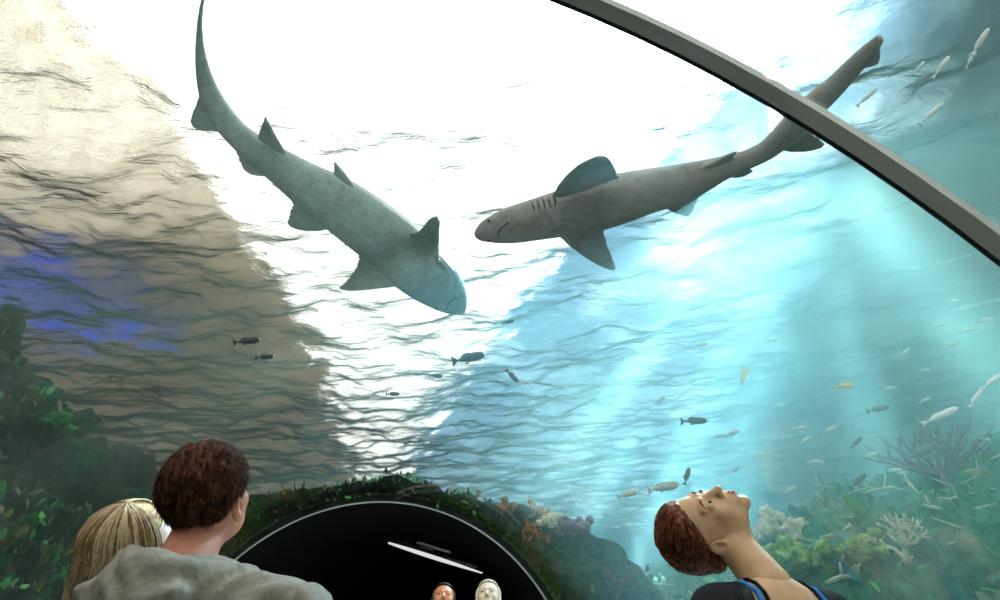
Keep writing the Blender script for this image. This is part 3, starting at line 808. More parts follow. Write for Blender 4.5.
# ---- the man on the left, seen from behind, in a grey hooded top
c1 = at_d(208, 502, 1.63)
M1 = frame(camdir(.14, .12, -.97), camdir(.03, 1, .22), c1)
J1 = body_pose((c1.x+.08, c1.y-.02, 0), (.28, .96), c1.z-.240, .205, (0, 0), None, 1.04)
J1['neck'] = Vector((c1.x, c1.y-.045, c1.z-.150))
J1['wrL'] = J1['elL']+J1['f']*.16+J1['r']*.08-Vector((0, 0, .12)); J1['wrR'] = J1['elR']+J1['f']*.16-J1['r']*.08-Vector((0, 0, .12))
man = figure('person', 'man seen from behind with short brown hair and a grey hooded top', M1, J1, M_SKIN_M, 0)
hs = lambda P: head_sdf(P, 0, None, False)
def man_keep(p):
    x, y, z = np.abs(p[:, 0]), p[:, 1], p[:, 2]
    line = np.where(y > .03, .075, np.where(y > -.035, .012+.0*y, -.030-.38*(-.035-y)))
    side = (y > .0) & (y < .05)
    line = np.where(side, .028, line)
    return z > line
HL_M = lambda z: np.interp(z, [-.105, -.075, -.03, .0, .028, .036, .075, .15], [-.10, -.050, -.030, -.022, -.012, .022, .060, .085])
def man_hair(P):
    d = head_sdf(P, 0, None, False)-(.010+.006*np.clip(P[..., 2]/.1, 0, 1))*np.clip((HL_M(P[..., 2])-P[..., 1])/.02, .2, 1)
    return smax(d, (P[..., 1]-HL_M(P[..., 2]))*.8, .008)
hv, hf_ = nets(man_hair, (-.11, -.14, -.13), (.11, .12, .16), .004); hv = hv+(.0038*fbm(hv*[90, 40, 30], 3))[:, None]*hv/.1
hp, hd = on_shell(man_hair, 6500, lambda p: p[:, 1] < HL_M(p[:, 2])-.001, 5, -.003)
rr = np.random.default_rng(3)
crown = np.array([0, -.055, .125])
def short(r):
    p, d = r; away = p-crown; away -= d*(away@d); away /= np.linalg.norm(away)+1e-6
    down = np.array([0, 0, -1.])-d*(-d[2]); L = .015+.008*rr.random(); g = (away*.6+down*.7+rr.normal(size=3)*.13)
    return [p, hug(p, p+g*L*.5, .0025), hug(p, p+g*L*1.1, .002+.008*rr.random()**2)]
sv, sf = hairmesh(zip(hp, hd), short, 3, .0009, M1)
V, F = gather((apply(M1, hv), hf_), (sv, sf)); make('hair', V, F, None, man, mats=[H_MAN, H_MAN, H_MAN2], fmat=shades(len(hf_), len(sf), 6, 2))
def hoodie(P):
    d = smin(torso_sdf(P, J1, .022), arms_sdf(P, J1, .018), .05)
    n = np.array(J1['neck']); f = np.array(J1['f']); r = np.array(J1['r'])
    # the hood lies in folds over the shoulders and round the nape
    q = P-(n+np.array([0, 0, -.035])); a = q@f; b = q@r; c = q[..., 2]
    ringd = np.sqrt((np.hypot(a*1.0+.015, b*.86)-.085)**2+(c+.25*a+.01)**2)-.034
    d = smin(d, ringd, .03)
    d = smin(d, ell(P, n-f*.115+np.array([0, 0, -.060]), (.115, .060, .085), np.array([[J1['r'].x, J1['f'].x, 0], [J1['r'].y, J1['f'].y, 0], [0, 0, 1]])), .035)
    d = d+.007*np.sin(62*(c+.5*a)+7*np.sin(13*b+1))*np.exp(-((c+.06)/.12)**2)+.004*np.sin(90*c+8*np.sin(20*b))
    hole = cap(P, n+np.array([0, 0, .10]), n-np.array([0, 0, .03]), .066)
    d = smax(d, -hole, .008)
    return smax(d, (J1['hip'].z-.10)-P[..., 2], .01)
cloth('hooded_top', hoodie, J1, ['neck', 'shL', 'shR', 'elL', 'elR', 'wrL', 'wrR'], .17, .008, F_HOOD, man, low=.75, crease=.011)
cloth('trousers', lambda P: np.maximum(np.maximum(smin(legs_sdf(P, J1, .012), ell(P, J1['hip'], (.17, .12, .14)), .04), P[..., 2]-.92), .07-P[..., 2]), J1, ['hip', 'anL', 'anR', 'hjL', 'hjR'], .19, .014, F_JEAN, man, low=0)
V, F = shoes(J1); make('shoes', V, F, F_SHOE, man)

# ---- the blonde woman beside him
c2 = at_d(137, 556, 1.98)
M2 = frame(camdir(.90, .03, -.42), camdir(-.04, 1, .12), c2)
J2 = body_pose((c2.x-.10, c2.y+.08, 0), (.75, .66), c2.z-.23, .165, (0, 0), None, .9)
J2['neck'] = Vector((c2.x-.01, c2.y-.01, c2.z-.175))
blonde = figure('person', 'blonde woman in profile with long straight hair at the far left', M2, J2, M_SKIN_B, 1)
def bl_cap(P):
    d = ell(P, (0, -.022, .048), (.083, .103, .090))
    d = smin(d, ell(P, (0, -.062, -.06), (.080, .060, .15)), .03)
    face = smax(P[..., 2]-.085, .012-P[..., 1], .01)
    return smax(d, -np.maximum(.030-P[..., 1]*-1-.035, P[..., 2]-.075)*1.0, .01)
def bl_hair(P):
    d = head_sdf(P, 1, None, False)-.010
    d = smin(d, cap(P, (0, -.050, .02), (0, -.115, -.30), .070, .078), .04)
    return smax(d, P[..., 1]-np.interp(P[..., 2], [-.4, -.1, .02, .06, .095, .14], [-.01, .0, .022, .042, .072, .11]), .012)
bv, bf_ = nets(bl_hair, (-.13, -.24, -.40), (.13, .13, .15), .006)
rb = np.random.default_rng(9)
def long_strand(k):
    th = rb.uniform(-1, 1)*2.35; s = math.sin(th); c = -math.cos(th)
    g = rb.uniform(.001, .009); wv = rb.uniform(0, 6); L = rb.uniform(.26, .36); pts = []
    for u in np.linspace(0, 1, 18):
        if u < .34:
            ph = u/.34*math.pi/2; k2 = math.sin(ph); zz = .044+(.099+g)*math.cos(ph)
            x = s*(.086+g)*k2; y = -.018+c*(.108+g)*k2
        else:
            w = (u-.34)/.66; zz = .044-w*L
            x = s*(.086+g+.006*w); y = -.018+c*(.108+g)*(1-.15*w)-.085*w
        pts.append(np.array([x+.0025*math.sin(8*u+wv), y+.0025*math.cos(7*u+wv), zz]))
    return pts
bsv, bsf = hairmesh(range(2600), long_strand, 8, .0013, M2, .5)
V, F = gather((apply(M2, bv), bf_), (bsv, bsf)); make('hair', V, F, None, blonde, mats=[H_BLOND, H_BLOND2, H_BLOND3], fmat=shades(len(bf_), len(bsf), 51, 3))
cloth('jacket', lambda P: smax(smax(smin(torso_sdf(P, J2, .014), arms_sdf(P, J2, .012), .03), -cap(P, J2['neck']+Vector((0, 0, .1)), J2['neck'], .058), .006), .76-P[..., 2], .01), J2, ['neck', 'shL', 'shR', 'elL', 'elR', 'wrL', 'wrR'], .14, .011, F_BLACK, blonde, low=.74)
cloth('trousers', lambda P: np.maximum(np.maximum(smin(legs_sdf(P, J2, .010), ell(P, J2['hip'], (.15, .11, .13)), .04), P[..., 2]-.86), .07-P[..., 2]), J2, ['hip', 'anL', 'anR', 'hjL', 'hjR'], .18, .015, F_JEAN, blonde, low=0)
V, F = shoes(J2); make('shoes', V, F, F_SHOE, blonde)

# ---- the woman on the right, head thrown back
c3 = at_d(708, 527, 1.76)
M3 = frame(camdir(-.02, .98, .16), camdir(-.99, -.02, .05), c3) @ Matrix.Scale(.95, 4)
J3 = body_pose((c3.x+.16, c3.y+.03, 0), (.45, -.89), 1.42, .165, (0, 0), None, .92)
J3['neck'] = at_d(770, 586, 1.70)
sh = J3['neck']
J3['chest'] = sh+Vector((.03, .0, -.19)); J3['waist'] = Vector((sh.x, sh.y, 1.02))
for s, k in ((-1, 'L'), (1, 'R')):
    J3['sh'+k] = sh+J3['r']*s*.178+Vector((0, 0, -.065)); J3['el'+k] = J3['sh'+k]+J3['r']*s*.06-Vector((0, 0, .27)); J3['wr'+k] = J3['el'+k]+J3['f']*.05-Vector((0, 0, .22))
lady = figure('person', 'woman with short reddish hair gazing straight up, dark cardigan over a strappy top', M3, J3, M_SKIN_C, .8, .003)
def red_hair(P):
    d = head_sdf(P, .8, None, False)-.013*np.clip((HL_W(P[..., 2])-P[..., 1])/.03, .12, 1)
    d = smin(d, ell(P, (0, -.070, .010), (.066, .055, .080)), .02)
    return smax(d, (P[..., 1]-HL_W(P[..., 2]))*.8, .008)
HL_W = lambda z: np.interp(z, [-.095, -.06, .0, .028, .045, .075, .15], [-.11, -.036, -.024, -.016, .026, .066, .115])
rv, rf = nets(red_hair, (-.11, -.15, -.12), (.11, .12, .16), .004); rv = rv+(.0045*fbm(rv*[70, 22, 70], 3))[:, None]*(rv-[0, 0, .03])/.1
rp, rd = on_shell(red_hair, 9000, lambda p: p[:, 1] < HL_W(p[:, 2])-.001, 15, -.003)
fr = np.array([0, .13, .09])
def swept(r):
    p, d = r; away = p-fr; away -= d*(away@d); away /= np.linalg.norm(away)+1e-6; L = .034+.022*rr.random(); g = away+rr.normal(size=3)*.10
    return [p, hug(p, p+g*L*.33, .0035), hug(p, p+g*L*.66, .005), hug(p, p+g*L, .001+.009*rr.random()**2)]
rsv, rsf = hairmesh(zip(rp, rd), swept, 3, .0011, M3)
V, F = gather((apply(M3, rv), rf), (rsv, rsf)); make('hair', V, F, None, lady, mats=[H_RED, H_RED2, H_RED3], fmat=shades(len(rf), len(rsf), 9, 1))
def surf(x, z, back=0.0):
    ys = np.linspace(.12, .03, 181); P = np.stack([np.full_like(ys, x), ys, np.full_like(ys, z)], -1); d = head_sdf(P[None], .8)[0]
    return np.array([x, ys[np.argmax(d < 0)]-back, z])
for sx in (-1, 1):
    ev, ef = nets(lambda P: ell(P, (sx*.031, .0800, .010), (.0105, .0118, .0048)), (sx*.031-.02, .06, -.01), (sx*.031+.02, .1, .03), .0016)
    make('eye', apply(M3, ev), ef, simple('eye_white', (.75, .72, .68), .2, 10, .05) if sx < 0 else bpy.data.materials['eye_white'], lady)
    b = MB(); b.tube([apply(M3, surf(sx*(.013+.0085*k), .030+.0045*math.sin(k*.9))) for k in range(5)], [.0015, .0028, .0028, .0022, .001], 6); b.build('eyebrow', H_RED, lady)
    q = surf(sx*.031, .010); b = MB(); b.tube([apply(M3, q+np.array([0, -.004, 0])), apply(M3, q+np.array([0, .0022, 0]))], [.0050, .0045], 12); b.build('iris', M_EYE, lady)
lp = nets(lambda P: smin(cap(np.abs(P)*[1, 0, 0]+P*[0, 1, 1], (0, .0998, -.0545), (.020, .090, -.058), .0050, .0026), cap(np.abs(P)*[1, 0, 0]+P*[0, 1, 1], (0, .0990, -.066), (.016, .0905, -.063), .0060, .0028), .003), (-.03, .08, -.08), (.03, .112, -.04), .0016)
make('lips', apply(M3, relax(lp[0], lp[1], 2)), lp[1], simple('rose_lips', (.50, .16, .12), .4, 30, .1), lady)
M_TOP = F_BLUE
def near_body(P, grow): return smin(torso_sdf(P, J3, grow), arms_sdf(P, J3, grow), .03)
f3 = np.array(J3['f']); r3 = np.array(J3['r']); n3 = np.array(sh)
def card(P):
    d = near_body(P, .011); q = P-n3; a = q@f3; b = q@r3; c = q[..., 2]
    openf = np.maximum(np.abs(b)-(.105+.03*np.clip(-c/.3, 0, 1)), -a-.02)     # open down the front, bare neck
    d = smax(d, -openf, .008); d = smax(d, -(np.hypot(a, b)-.088+.0*c) if False else -cap(P, n3+np.array([0, 0, .10]), n3-np.array([0, 0, .02]), .082), .008)
    return smax(d, .72-P[..., 2], .01)
cloth('cardigan', card, J3, ['neck', 'shL', 'shR', 'elL', 'elR', 'wrL', 'wrR'], .14, .008, F_BLACK, lady, low=.70, crease=.004)
cloth('top', lambda P: smax(smax(torso_sdf(P, J3, .008), (P-n3)[..., 2]+.105+.9*np.abs(np.abs((P-n3)@r3)-.085)-.02, .006), .80-P[..., 2], .01), J3, ['chest', 'waist', 'shL', 'shR'], .16, .009, F_BLUE, lady, low=.78, crease=.003)
def strap(name, a, b, c, w, mat):
    # laid on the skin of the chest
    pts = []
    for u in np.linspace(0, 1, 12):
        p = np.array(a)*(1-u)**2+np.array(b)*2*u*(1-u)+np.array(c)*u*u
        pts.append(p)
    V = np.array(pts)
    for _ in range(12):
        d = near_body(V[None], .0)[0]; hdd = head_sdf(apply(M3.inverted(), V)[None], .8, local(M3, J3['neck']))[0]; d = np.minimum(d, hdd)
        e = 1e-3; g = []
        for k in range(3):
            W = V.copy(); W[:, k] += e; dd = np.minimum(near_body(W[None], .0)[0], head_sdf(apply(M3.inverted(), W)[None], .8, local(M3, J3['neck']))[0]); g.append((dd-d)/e)
        g = np.stack(g, -1); g /= np.linalg.norm(g, axis=1)[:, None]+1e-6; V = V-g*(d-.004)[:, None]*.8
    b_ = MB(); b_.tube([Vector(p) for p in V], w, 8); b_.build(name, mat, lady)
fw = J3['f']; rt = J3['r']; up = Vector((0, 0, 1))
for s in (-1, 1):
    strap('strap', sh+rt*s*.062+up*.01-fw*.03, sh+rt*s*.085+fw*.07-up*.01, sh+rt*s*.060+fw*.11-up*.20, .0045, F_BLACK)
    strap('blue_strap', sh+rt*s*.082-up*.02-fw*.03, sh+rt*s*.10+fw*.06-up*.03, sh+rt*s*.082+fw*.10-up*.20, .007, F_BLUE)
cloth('trousers', lambda P: np.maximum(np.maximum(smin(legs_sdf(P, J3, .010), ell(P, J3['hip'], (.16, .12, .13)), .04), P[..., 2]-.86), .07-P[..., 2]), J3, ['hip', 'anL', 'anR', 'hjL', 'hjR'], .18, .015, F_JEAN, lady, low=0)
V, F = shoes(J3); make('shoes', V, F, F_SHOE, lady)

# ---- the two visitors further along the tunnel
def far_person(px, py, dist, label, skin, hair, top_mat, hs_, fwd, wide=.18):
    c = at_d(px, py, dist)
    M = frame(fwd, Vector(fwd).cross(Vector((1, 0, 0))) * -1 if False else (0, .45, .9), c)
    J = body_pose((c.x, c.y, 0), (0, -1), c.z-.27, wide)
    J['neck'] = Vector((c.x, c.y+.02, c.z-.19))
    p = figure('person', label, M, J, skin, .5, .006, True, body_h=.018)
    def hair_f(P):
        d = head_sdf(P, .5, None, False)-.014
        return smax(d, np.minimum(P[..., 1]-.01, .095-P[..., 2]), .012)
    v, f = nets(hair_f, (-.11, -.14, -.13), (.11, .12, .16), .007); make('hair', apply(M, v), f, hair, p)
    cloth('shirt', lambda P: smax(smax(smin(torso_sdf(P, J, .014), arms_sdf(P, J, .012), .03), -cap(P, J['neck']+Vector((0, 0, .1)), J['neck'], .06), .006), .80-P[..., 2], .01), J, ['neck', 'shL', 'shR', 'elL', 'elR', 'wrL', 'wrR'], .14, .018, top_mat, p, low=.78)
    cloth('trousers', lambda P: np.maximum(np.maximum(smin(legs_sdf(P, J, .012), ell(P, J['hip'], (.16, .12, .14)), .04), P[..., 2]-.90), .07-P[..., 2]), J, ['hip', 'anL', 'anR', 'hjL', 'hjR'], .18, .02, F_JEAN, p, low=0)
    for sx in (-1, 1):
        b = MB(); b.tube([apply(M, np.array([sx*(.016+.008*k), .088-.002*k*k, .036])) for k in range(4)], .0035, 5); b.build('eyebrow', H_DARK, p)
        ev, ef = nets(lambda P: ell(P, (sx*.031, .081, .010), (.011, .010, .007)), (sx*.031-.02, .06, -.01), (sx*.031+.02, .1, .03), .003); make('eye', apply(M, ev), ef, M_EYE, p)
    return p
far_person(443, 603, 4.75, 'tan-faced visitor with dark hair, left of the two faces in the dark passage', M_SKIN_D, H_DARK, F_PINK, 1.4, (.1, -.85, .5))
far_person(488, 601, 4.45, 'pale-faced visitor with light hair, right of the two faces in the dark passage', M_SKIN_E, hair_mat('white_blonde_hair', [(.5, .42, .32), (.8, .74, .62), (.9, .86, .78)]), F_WHITE, 1.4, (-.05, -.85, .5))
# ------------------------------------------------------------------ reef life
from mathutils.bvhtree import BVHTree
_dg = bpy.context.evaluated_depsgraph_get()
_bv = [BVHTree.FromObject(o, _dg) for o in (RL, RR, ARCH)]
def hit(x, y):
    """where the line of sight through (x, y) meets the reef"""
    o = Vector((0, 0, EYE)); d = sight(x, y); best = None
    for b in _bv:
        h = b.ray_cast(o, d)
        if h[0] is not None and (best is None or h[3] < best[1]): best = (h[0], h[3], h[1])
    return best
def coral_color(name, c, amp=.35): return simple(name, c, .8, 22, amp, .6, .006, spec=.2)

def branching(mb, p, d, ln, r, depth, rg, spread=.6):
    q = p+d*ln; mid = (p+q)/2+Vector(rg.normal(size=3))*ln*.08
    mb.tube([p, mid, q], [r, r*.85, r*.7], 6)
    if depth > 0:
        for k in range(rg.integers(2, 4)):
            nd = (d+Vector(rg.normal(size=3))*spread).normalized(); branching(mb, q, nd, ln*.78, r*.68, depth-1, rg, spread)
    else: mb.tube([q, q+d*r], [r*.7, r*.2], 6)
def lobed(c, size, rg, n=24):
    mb = MB()
    cs = [(Vector(rg.normal(size=3))*size*.42, size*rg.uniform(.16, .34)) for _ in range(n)]
    def f(P):
        d = None
        for o_, r in cs:
            e = np.linalg.norm(P-np.array(c+Vector((o_.x, o_.y, abs(o_.z)*.8))), axis=-1)-r
            d = e if d is None else smin(d, e, size*.08)
        return d
    c_ = np.array(c); V, F = nets(f, c_-size*2, c_+size*2, size/16)
    n_ = fbm((V-c_)*(6/size), 4, .7)[:, None]*.10*size
    return V+n_*(V-c_)/np.maximum(np.linalg.norm(V-c_, axis=1)[:, None], 1e-6), F
def coral(kind, x, y, size, mat, label, cat='coral', seed=0, sink=.25):
    h = hit(x, y)
    if h is None: return
    rg = np.random.default_rng(seed+int(x)); p = h[0]
    if kind == 'branch':
        mb = MB()
        for k in range(5):
            d = (Vector((0, -.2, 1))+Vector(rg.normal(size=3))*.55).normalized(); branching(mb, p-d*size*.1, d, size*.42, size*.075, 3, rg)
        o = mb.build('branching_coral', mat)
    else:
        V, F = lobed(p+Vector((0, 0, size*.1)), size, rg); o = make('lobed_coral', V, F, mat)
    return tag(o, label, cat)
CO_OR = coral_color('orange_coral_skin', (.42, .15, .03)); CO_RU = coral_color('rust_red_coral_skin', (.22, .05, .04)); CO_PU = coral_color('dusky_mauve_coral_skin', (.20, .14, .18))
CO_GR = coral_color('yellow_green_coral_skin', (.20, .34, .08), .6); CO_PA = coral_color('pale_tan_coral_skin', (.55, .50, .34)); CO_DG = coral_color('bright_green_algae_skin', (.02, .22, .06)); CO_RB = coral_color('rusty_brown_coral_skin', (.26, .12, .05))
coral('branch', 527, 528, .26, CO_OR, 'orange branching coral on the right shoulder of the rock arch')
coral('branch', 548, 540, .20, CO_OR, 'small orange branching coral low on the right of the rock arch', seed=4)
coral('lobe', 505, 512, .10, CO_RB, 'rusty brown coral lump on the crest of the rock arch')
coral('lobe', 553, 527, .12, CO_PA, 'pale tan coral lump beside the orange coral on the arch', seed=2)
coral('branch', 622, 586, .22, CO_RU, 'rust-red branching coral at the foot of the arch, left of the gazing woman')
coral('branch', 604, 536, .30, CO_RU, 'rust-red branching coral standing up against the pale water', seed=8)
coral('lobe', 636, 545, .14, CO_PU, 'dusky mauve round coral on the ridge left of the gazing woman')
coral('lobe', 574, 532, .16, CO_PU, 'dusky mauve coral mound on the ridge right of the arch', seed=3)
coral('lobe', 782, 545, .26, CO_PA, 'pale tan coral boulder on the ridge right of the gazing woman')
coral('lobe', 803, 572, .22, CO_GR, 'yellow-green rounded coral behind the dark cardigan')
coral('lobe', 868, 560, .13, CO_GR, 'yellow-green coral lump on the rubble slope', seed=5)
coral('branch', 905, 560, .22, CO_PA, 'pale branching coral on the rubble slope at the right')
coral('lobe', 50, 427, .20, CO_DG, 'bright green algae-covered lump near the left edge')
coral('lobe', 106, 435, .17, CO_RB, 'rusty brown coral lump on the dark left bank')
coral('lobe', 132, 440, .14, CO_RB, 'small rusty brown coral beside the larger one on the left bank', seed=6)
coral('branch', 75, 470, .22, CO_DG, 'bright green branching algae on the dark left bank', cat='algae')

# sea fan
def sea_fan():
    c = at_d(940, 468, 6.2); mb = MB(); rg = np.random.default_rng(4)
    ux = Vector((.82, -.55, .0)).normalized(); uz = Vector((0, 0, 1))
    P = lambda a, b: c+ux*a*.72+uz*b*.72
    for k in range(11):
        a0 = -.46+.092*k; sgn = -1 if a0 < 0 else 1; top = .55-.9*abs(a0)**1.6+rg.uniform(-.05, .05); n = 12; pts = []
        for i in range(n+1):
            u = i/n; bend = math.sin(u*math.pi*.5)
            pts.append(P(a0*bend*1.15+.03*math.sin(5*u+k), -.08+top*u**1.2))
        mb.tube(pts, [.022-.012*i/n for i in range(n+1)], 6)
        for j in (4, 6, 8, 10):
            q = pts[j]; d = (pts[j]-pts[j-1]).normalized(); s = (1 if (j//2) % 2 else -1)
            mb.tube([q, q+d*.06+ux*s*.035, q+d*.13+ux*s*.045, q+d*.19+ux*s*.035], [.012, .010, .008, .004], 5)
    mb.tube([P(0, -.45), P(.01, -.2), P(0, -.05)], [.05, .035, .03], 8)
    return tag(mb.build('sea_fan', simple('muted_purple_brown_fan_skin', (.17, .13, .13), .85, 20, .3)), 'grey-brown sea fan with curved branches on the right-hand ridge', 'sea fan')
sea_fan()

# leafy algae on the left bank and the arch, broken coral sticks on the right: nobody could count these
def leafy(name, src, n, size, mats, keep, seed, label_kind='stuff', up=.6):
    rg = np.random.default_rng(seed); me = src.data; npoly = len(me.polygons)
    co = np.empty(len(me.vertices)*3); me.vertices.foreach_get('co', co); co = co.reshape(-1, 3)
    vi = np.empty(npoly*4, int); me.polygons.foreach_get('vertices', vi); vi = vi.reshape(-1, 4)
    q = co[vi]; cen = q.mean(1); nr = np.cross(q[:, 2]-q[:, 0], q[:, 3]-q[:, 1]); ar = np.linalg.norm(nr, axis=1); nr /= ar[:, None]+1e-9
    nr[nr[:, 2] < 0] *= -1
    w = ar*keep(cen); pick = rg.choice(npoly, n, p=w/w.sum())
    V = []; F = []; mi = []
    for i in pick:
        p = cen[i]+rg.normal(size=3)*.02; d = nr[i]*.7+np.array([0, 0, up])+rg.normal(size=3)*.45; d /= np.linalg.norm(d)
        s = np.cross(d, rg.normal(size=3)); s /= np.linalg.norm(s); L = size*rg.uniform(.5, 1.5); W = L*rg.uniform(.16, .34); cu = np.cross(s, d)*L*.25
        b = len(V); V += [p-d*.01, p+d*L*.35+s*W+cu*.2, p+d*L*.35-s*W+cu*.2, p+d*L*.75+s*W*.8+cu*.7, p+d*L*.75-s*W*.8+cu*.7, p+d*L+cu*1.3, p+d*L*.5+cu*.1]
        F += [(b, b+1, b+6), (b, b+6, b+2), (b+1, b+3, b+6), (b+2, b+6, b+4), (b+3, b+5, b+6), (b+4, b+6, b+5)]; mi += [rg.integers(len(mats))]*6
    return tag(make(name, V, F, mats=mats, fmat=mi), kind=label_kind)
A1 = simple('deep_green_algae', (.012, .085, .025), .6, 5, .5); A2 = simple('mid_green_algae', (.06, .34, .07), .6, 5, .4); A3 = simple('olive_algae', (.14, .15, .03), .6, 5, .4); A4 = simple('black_green_algae', (.004, .02, .010), .7, 5, .4)
camd = lambda c: np.linalg.norm(c-np.array([0, 0, EYE]), axis=1)
tag(leafy('algae', RL, 14000, .10, [A1, A2, A4, A4, A2, A3], lambda c: (camd(c) < 8)*(vnoise(c*1.3) > -.1)/camd(c), 1), 'leafy dark green algae growing over the left bank', 'algae')
tag(leafy('algae', ARCH, 5200, .050, [A3, A1, A4, A2], lambda c: (c[:, 2] > 1.6)*(c[:, 1] < 8)*(vnoise(c*1.7) > -.1), 2), 'olive green algae tufts along the rock arch', 'algae')
A5 = simple('teal_green_algae', (.02, .20, .10), .7, 5, .4); A6 = simple('pale_coral_fragment', (.42, .44, .30), .8, 9, .3); A7 = simple('green_grey_fragment', (.14, .22, .14), .8, 9, .3)
tag(leafy('algae', RR, 6000, .09, [A5, A5, A7, A2], lambda c: (camd(c) < 9)*(vnoise(c*1.1+4) > 0)/camd(c), 3), 'teal green algae fronds over the right slope', 'algae')
def rubble():
    rg = np.random.default_rng(12); me = RR.data; co = np.empty(len(me.vertices)*3); me.vertices.foreach_get('co', co); co = co.reshape(-1, 3)
    w = (camd(co) < 9)*(co[:, 0] > 0)*(vnoise(co*1.4+9) > -.25)/camd(co)**1.5; pick = rg.choice(len(co), 1500, p=w/w.sum()); mb = MB()
    for i in pick:
        p = Vector(co[i])+Vector((0, 0, .02)); a = rg.uniform(0, 6.28); L = rg.uniform(.05, .17); d = Vector((math.cos(a), math.sin(a), rg.uniform(-.1, .5))).normalized(); s = Vector(rg.normal(size=3))*L*.25
        r = rg.uniform(.006, .014); mb.tube([p-d*L, p-d*L*.3+s*.6, p+d*L*.3+s, p+d*L], [r*.6, r, r, r*.5], 5)
        if rg.random() < .6: mb.tube([p+s*.5, p+s+d*L*.3+Vector((0, 0, L*.5))], [r*.8, r*.4], 5)
    return tag(mb.build('coral_fragments', A6), 'broken pale coral sticks strewn over the right slope', 'coral rubble', kind='stuff')
rubble()

# ------------------------------------------------------------------ fish
def fish_mesh(name, deep=.26, thin=.11, fork=.5):
    mb = MB(); n = 12; m = 10; vs = []
    for i in range(n+1):
        u = i/n; x = .5-u*.86; h = deep*.5*(math.sin(math.pi*min(1, u**.72))**.8)*(1-.15*u)+.018*(1 if 0 < u else .3); w = thin*.5*(math.sin(math.pi*min(1, u**.7))**.9)+.008
        for k in range(m):
            t = 2*math.pi*k/m; vs.append((x, w*math.cos(t), h*math.sin(t)))
    fs = [(i*m+k, i*m+(k+1) % m, (i+1)*m+(k+1) % m, (i+1)*m+k) for i in range(n) for k in range(m)]; fs += [tuple(range(m))[::-1], tuple(range(n*m, n*m+m))]
    mb.add(vs, fs)
    def plate(pts, th=.008):
        k = len(pts); mb.add([(x, th, z) for x, z in pts]+[(x, -th, z) for x, z in pts], [tuple(range(k)), tuple(range(k, 2*k))[::-1]]+[(i, k+i, k+(i+1) % k, (i+1) % k) for i in range(k)])
    plate([(-.34, .02), (-.52, deep*.62), (-.50, .02*fork), (-.50, -.02*fork), (-.52, -deep*.62), (-.34, -.02)])
    plate([(.12, deep*.42), (-.02, deep*.66), (-.20, deep*.48), (-.24, deep*.25)]); plate([(.02, -deep*.44), (-.10, -deep*.62), (-.18, -deep*.40)])
    me = make(name, mb.v, mb.f, None); d = me.data; bpy.data.objects.remove(me); return d
FM = {}
for key, c, r in (('dark', (.035, .045, .05), .5), ('grey', (.16, .20, .20), .45), ('silver', (.80, .86, .84), .22), ('yellow', (.75, .62, .12), .4), ('pale', (.55, .66, .60), .35)):
    d_ = fish_mesh('fish', .17 if key == 'silver' else .26); d_.materials.append(simple(key+'_fish_scales', c, r, 14, .2, spec=.6)); FM[key] = d_
def fish(x, y, length, ang, dist, key, label, group=None, roll=0.0):
    o = bpy.data.objects.new('fish', FM[key]); C.objects.link(o); p = at_d(x, y, dist); v = sight(x, y)
    rgt = v.cross(Vector((0, 0, 1))).normalized(); up = rgt.cross(v).normalized(); a = R_(ang)
    f = (rgt*math.cos(a)+up*math.sin(a)); f = (f+v*.25).normalized(); s = v.cross(f).normalized(); s = (v*math.cos(roll)+f.cross(v)*math.sin(roll)); s = (s-f*s.dot(f)).normalized(); u = f.cross(s)
    L = length*dist/FPX*1.08; off = math.hypot((x-500)/600, (y-300)/600); L /= math.sqrt(1+off*off)
    o.matrix_world = Matrix(((f.x*L, s.x*L, u.x*L, p.x), (f.y*L, s.y*L, u.y*L, p.y), (f.z*L, s.z*L, u.z*L, p.z), (0, 0, 0, 1)))
    return tag(o, label, 'fish', group)
fish(694, 421, 24, -4, 3.6, 'dark', 'dark plump fish above the gazing woman, in open pale water')
fish(247, 341, 24, 18, 3.0, 'dark', 'dark slender fish at the left edge of the white opening')
fish(265, 357, 17, 15, 3.2, 'dark', 'smaller dark fish just below and right of another at the left ripples')
fish(469, 358, 32, 14, 4.2, 'dark', 'long dark fish silhouette in the white light below the nose of the left shark')
fish(436, 376, 13, 0, 4.6, 'dark', 'tiny dark fish lower left of the long silhouette')
fish(508, 322, 12, 12, 4.4, 'dark', 'tiny dark fish alone between the two sharks, against white')
fish(512, 376, 17, -45, 3.6, 'grey', 'grey fish diving steeply where white light meets blue water')
fish(393, 394, 13, 4, 4.8, 'dark', 'tiny dark fish low in the white opening')
fish(858, 481, 20, 35, 3.6, 'grey', 'grey fish nosing upward over the coral ridge')
fish(857, 442, 15, 40, 4.4, 'grey', 'small grey fish climbing in the middle of the green water')
fish(878, 409, 19, 4, 4.4, 'grey', 'grey fish level with the sea fan, left of the yellow-tailed one')
fish(920, 452, 30, 20, 5.2, 'grey', 'dull grey fish hovering in front of the sea fan')
fish(940, 416, 34, 16, 3.8, 'silver', 'long silvery fish swimming above the sea fan')
fish(844, 386, 18, -4, 4.0, 'yellow', 'small yellow fish in the green haze')
fish(744, 376, 17, 65, 4.0, 'yellow', 'pale yellow fish swimming nearly straight up')
fish(687, 476, 17, 65, 3.0, 'grey', 'grey fish just above the forehead of the gazing woman')
fish(664, 487, 30, 8, 3.2, 'pale', 'pale fish behind the hair of the gazing woman')
fish(628, 494, 20, 14, 4.0, 'pale', 'pale fish above the mauve coral')
fish(976, 398, 22, 42, 3.6, 'silver', 'silvery fish slanting upward near the right edge')
fish(992, 381, 22, 28, 3.6, 'silver', 'silvery fish cut off by the right edge of the photo')
fish(931, 114, 25, 22, 3.2, 'silver', 'bright silver fish below the group of three by the top right')
fish(867, 97, 22, 20, 3.2, 'silver', 'bright silver fish just under the tail tip of the right shark')
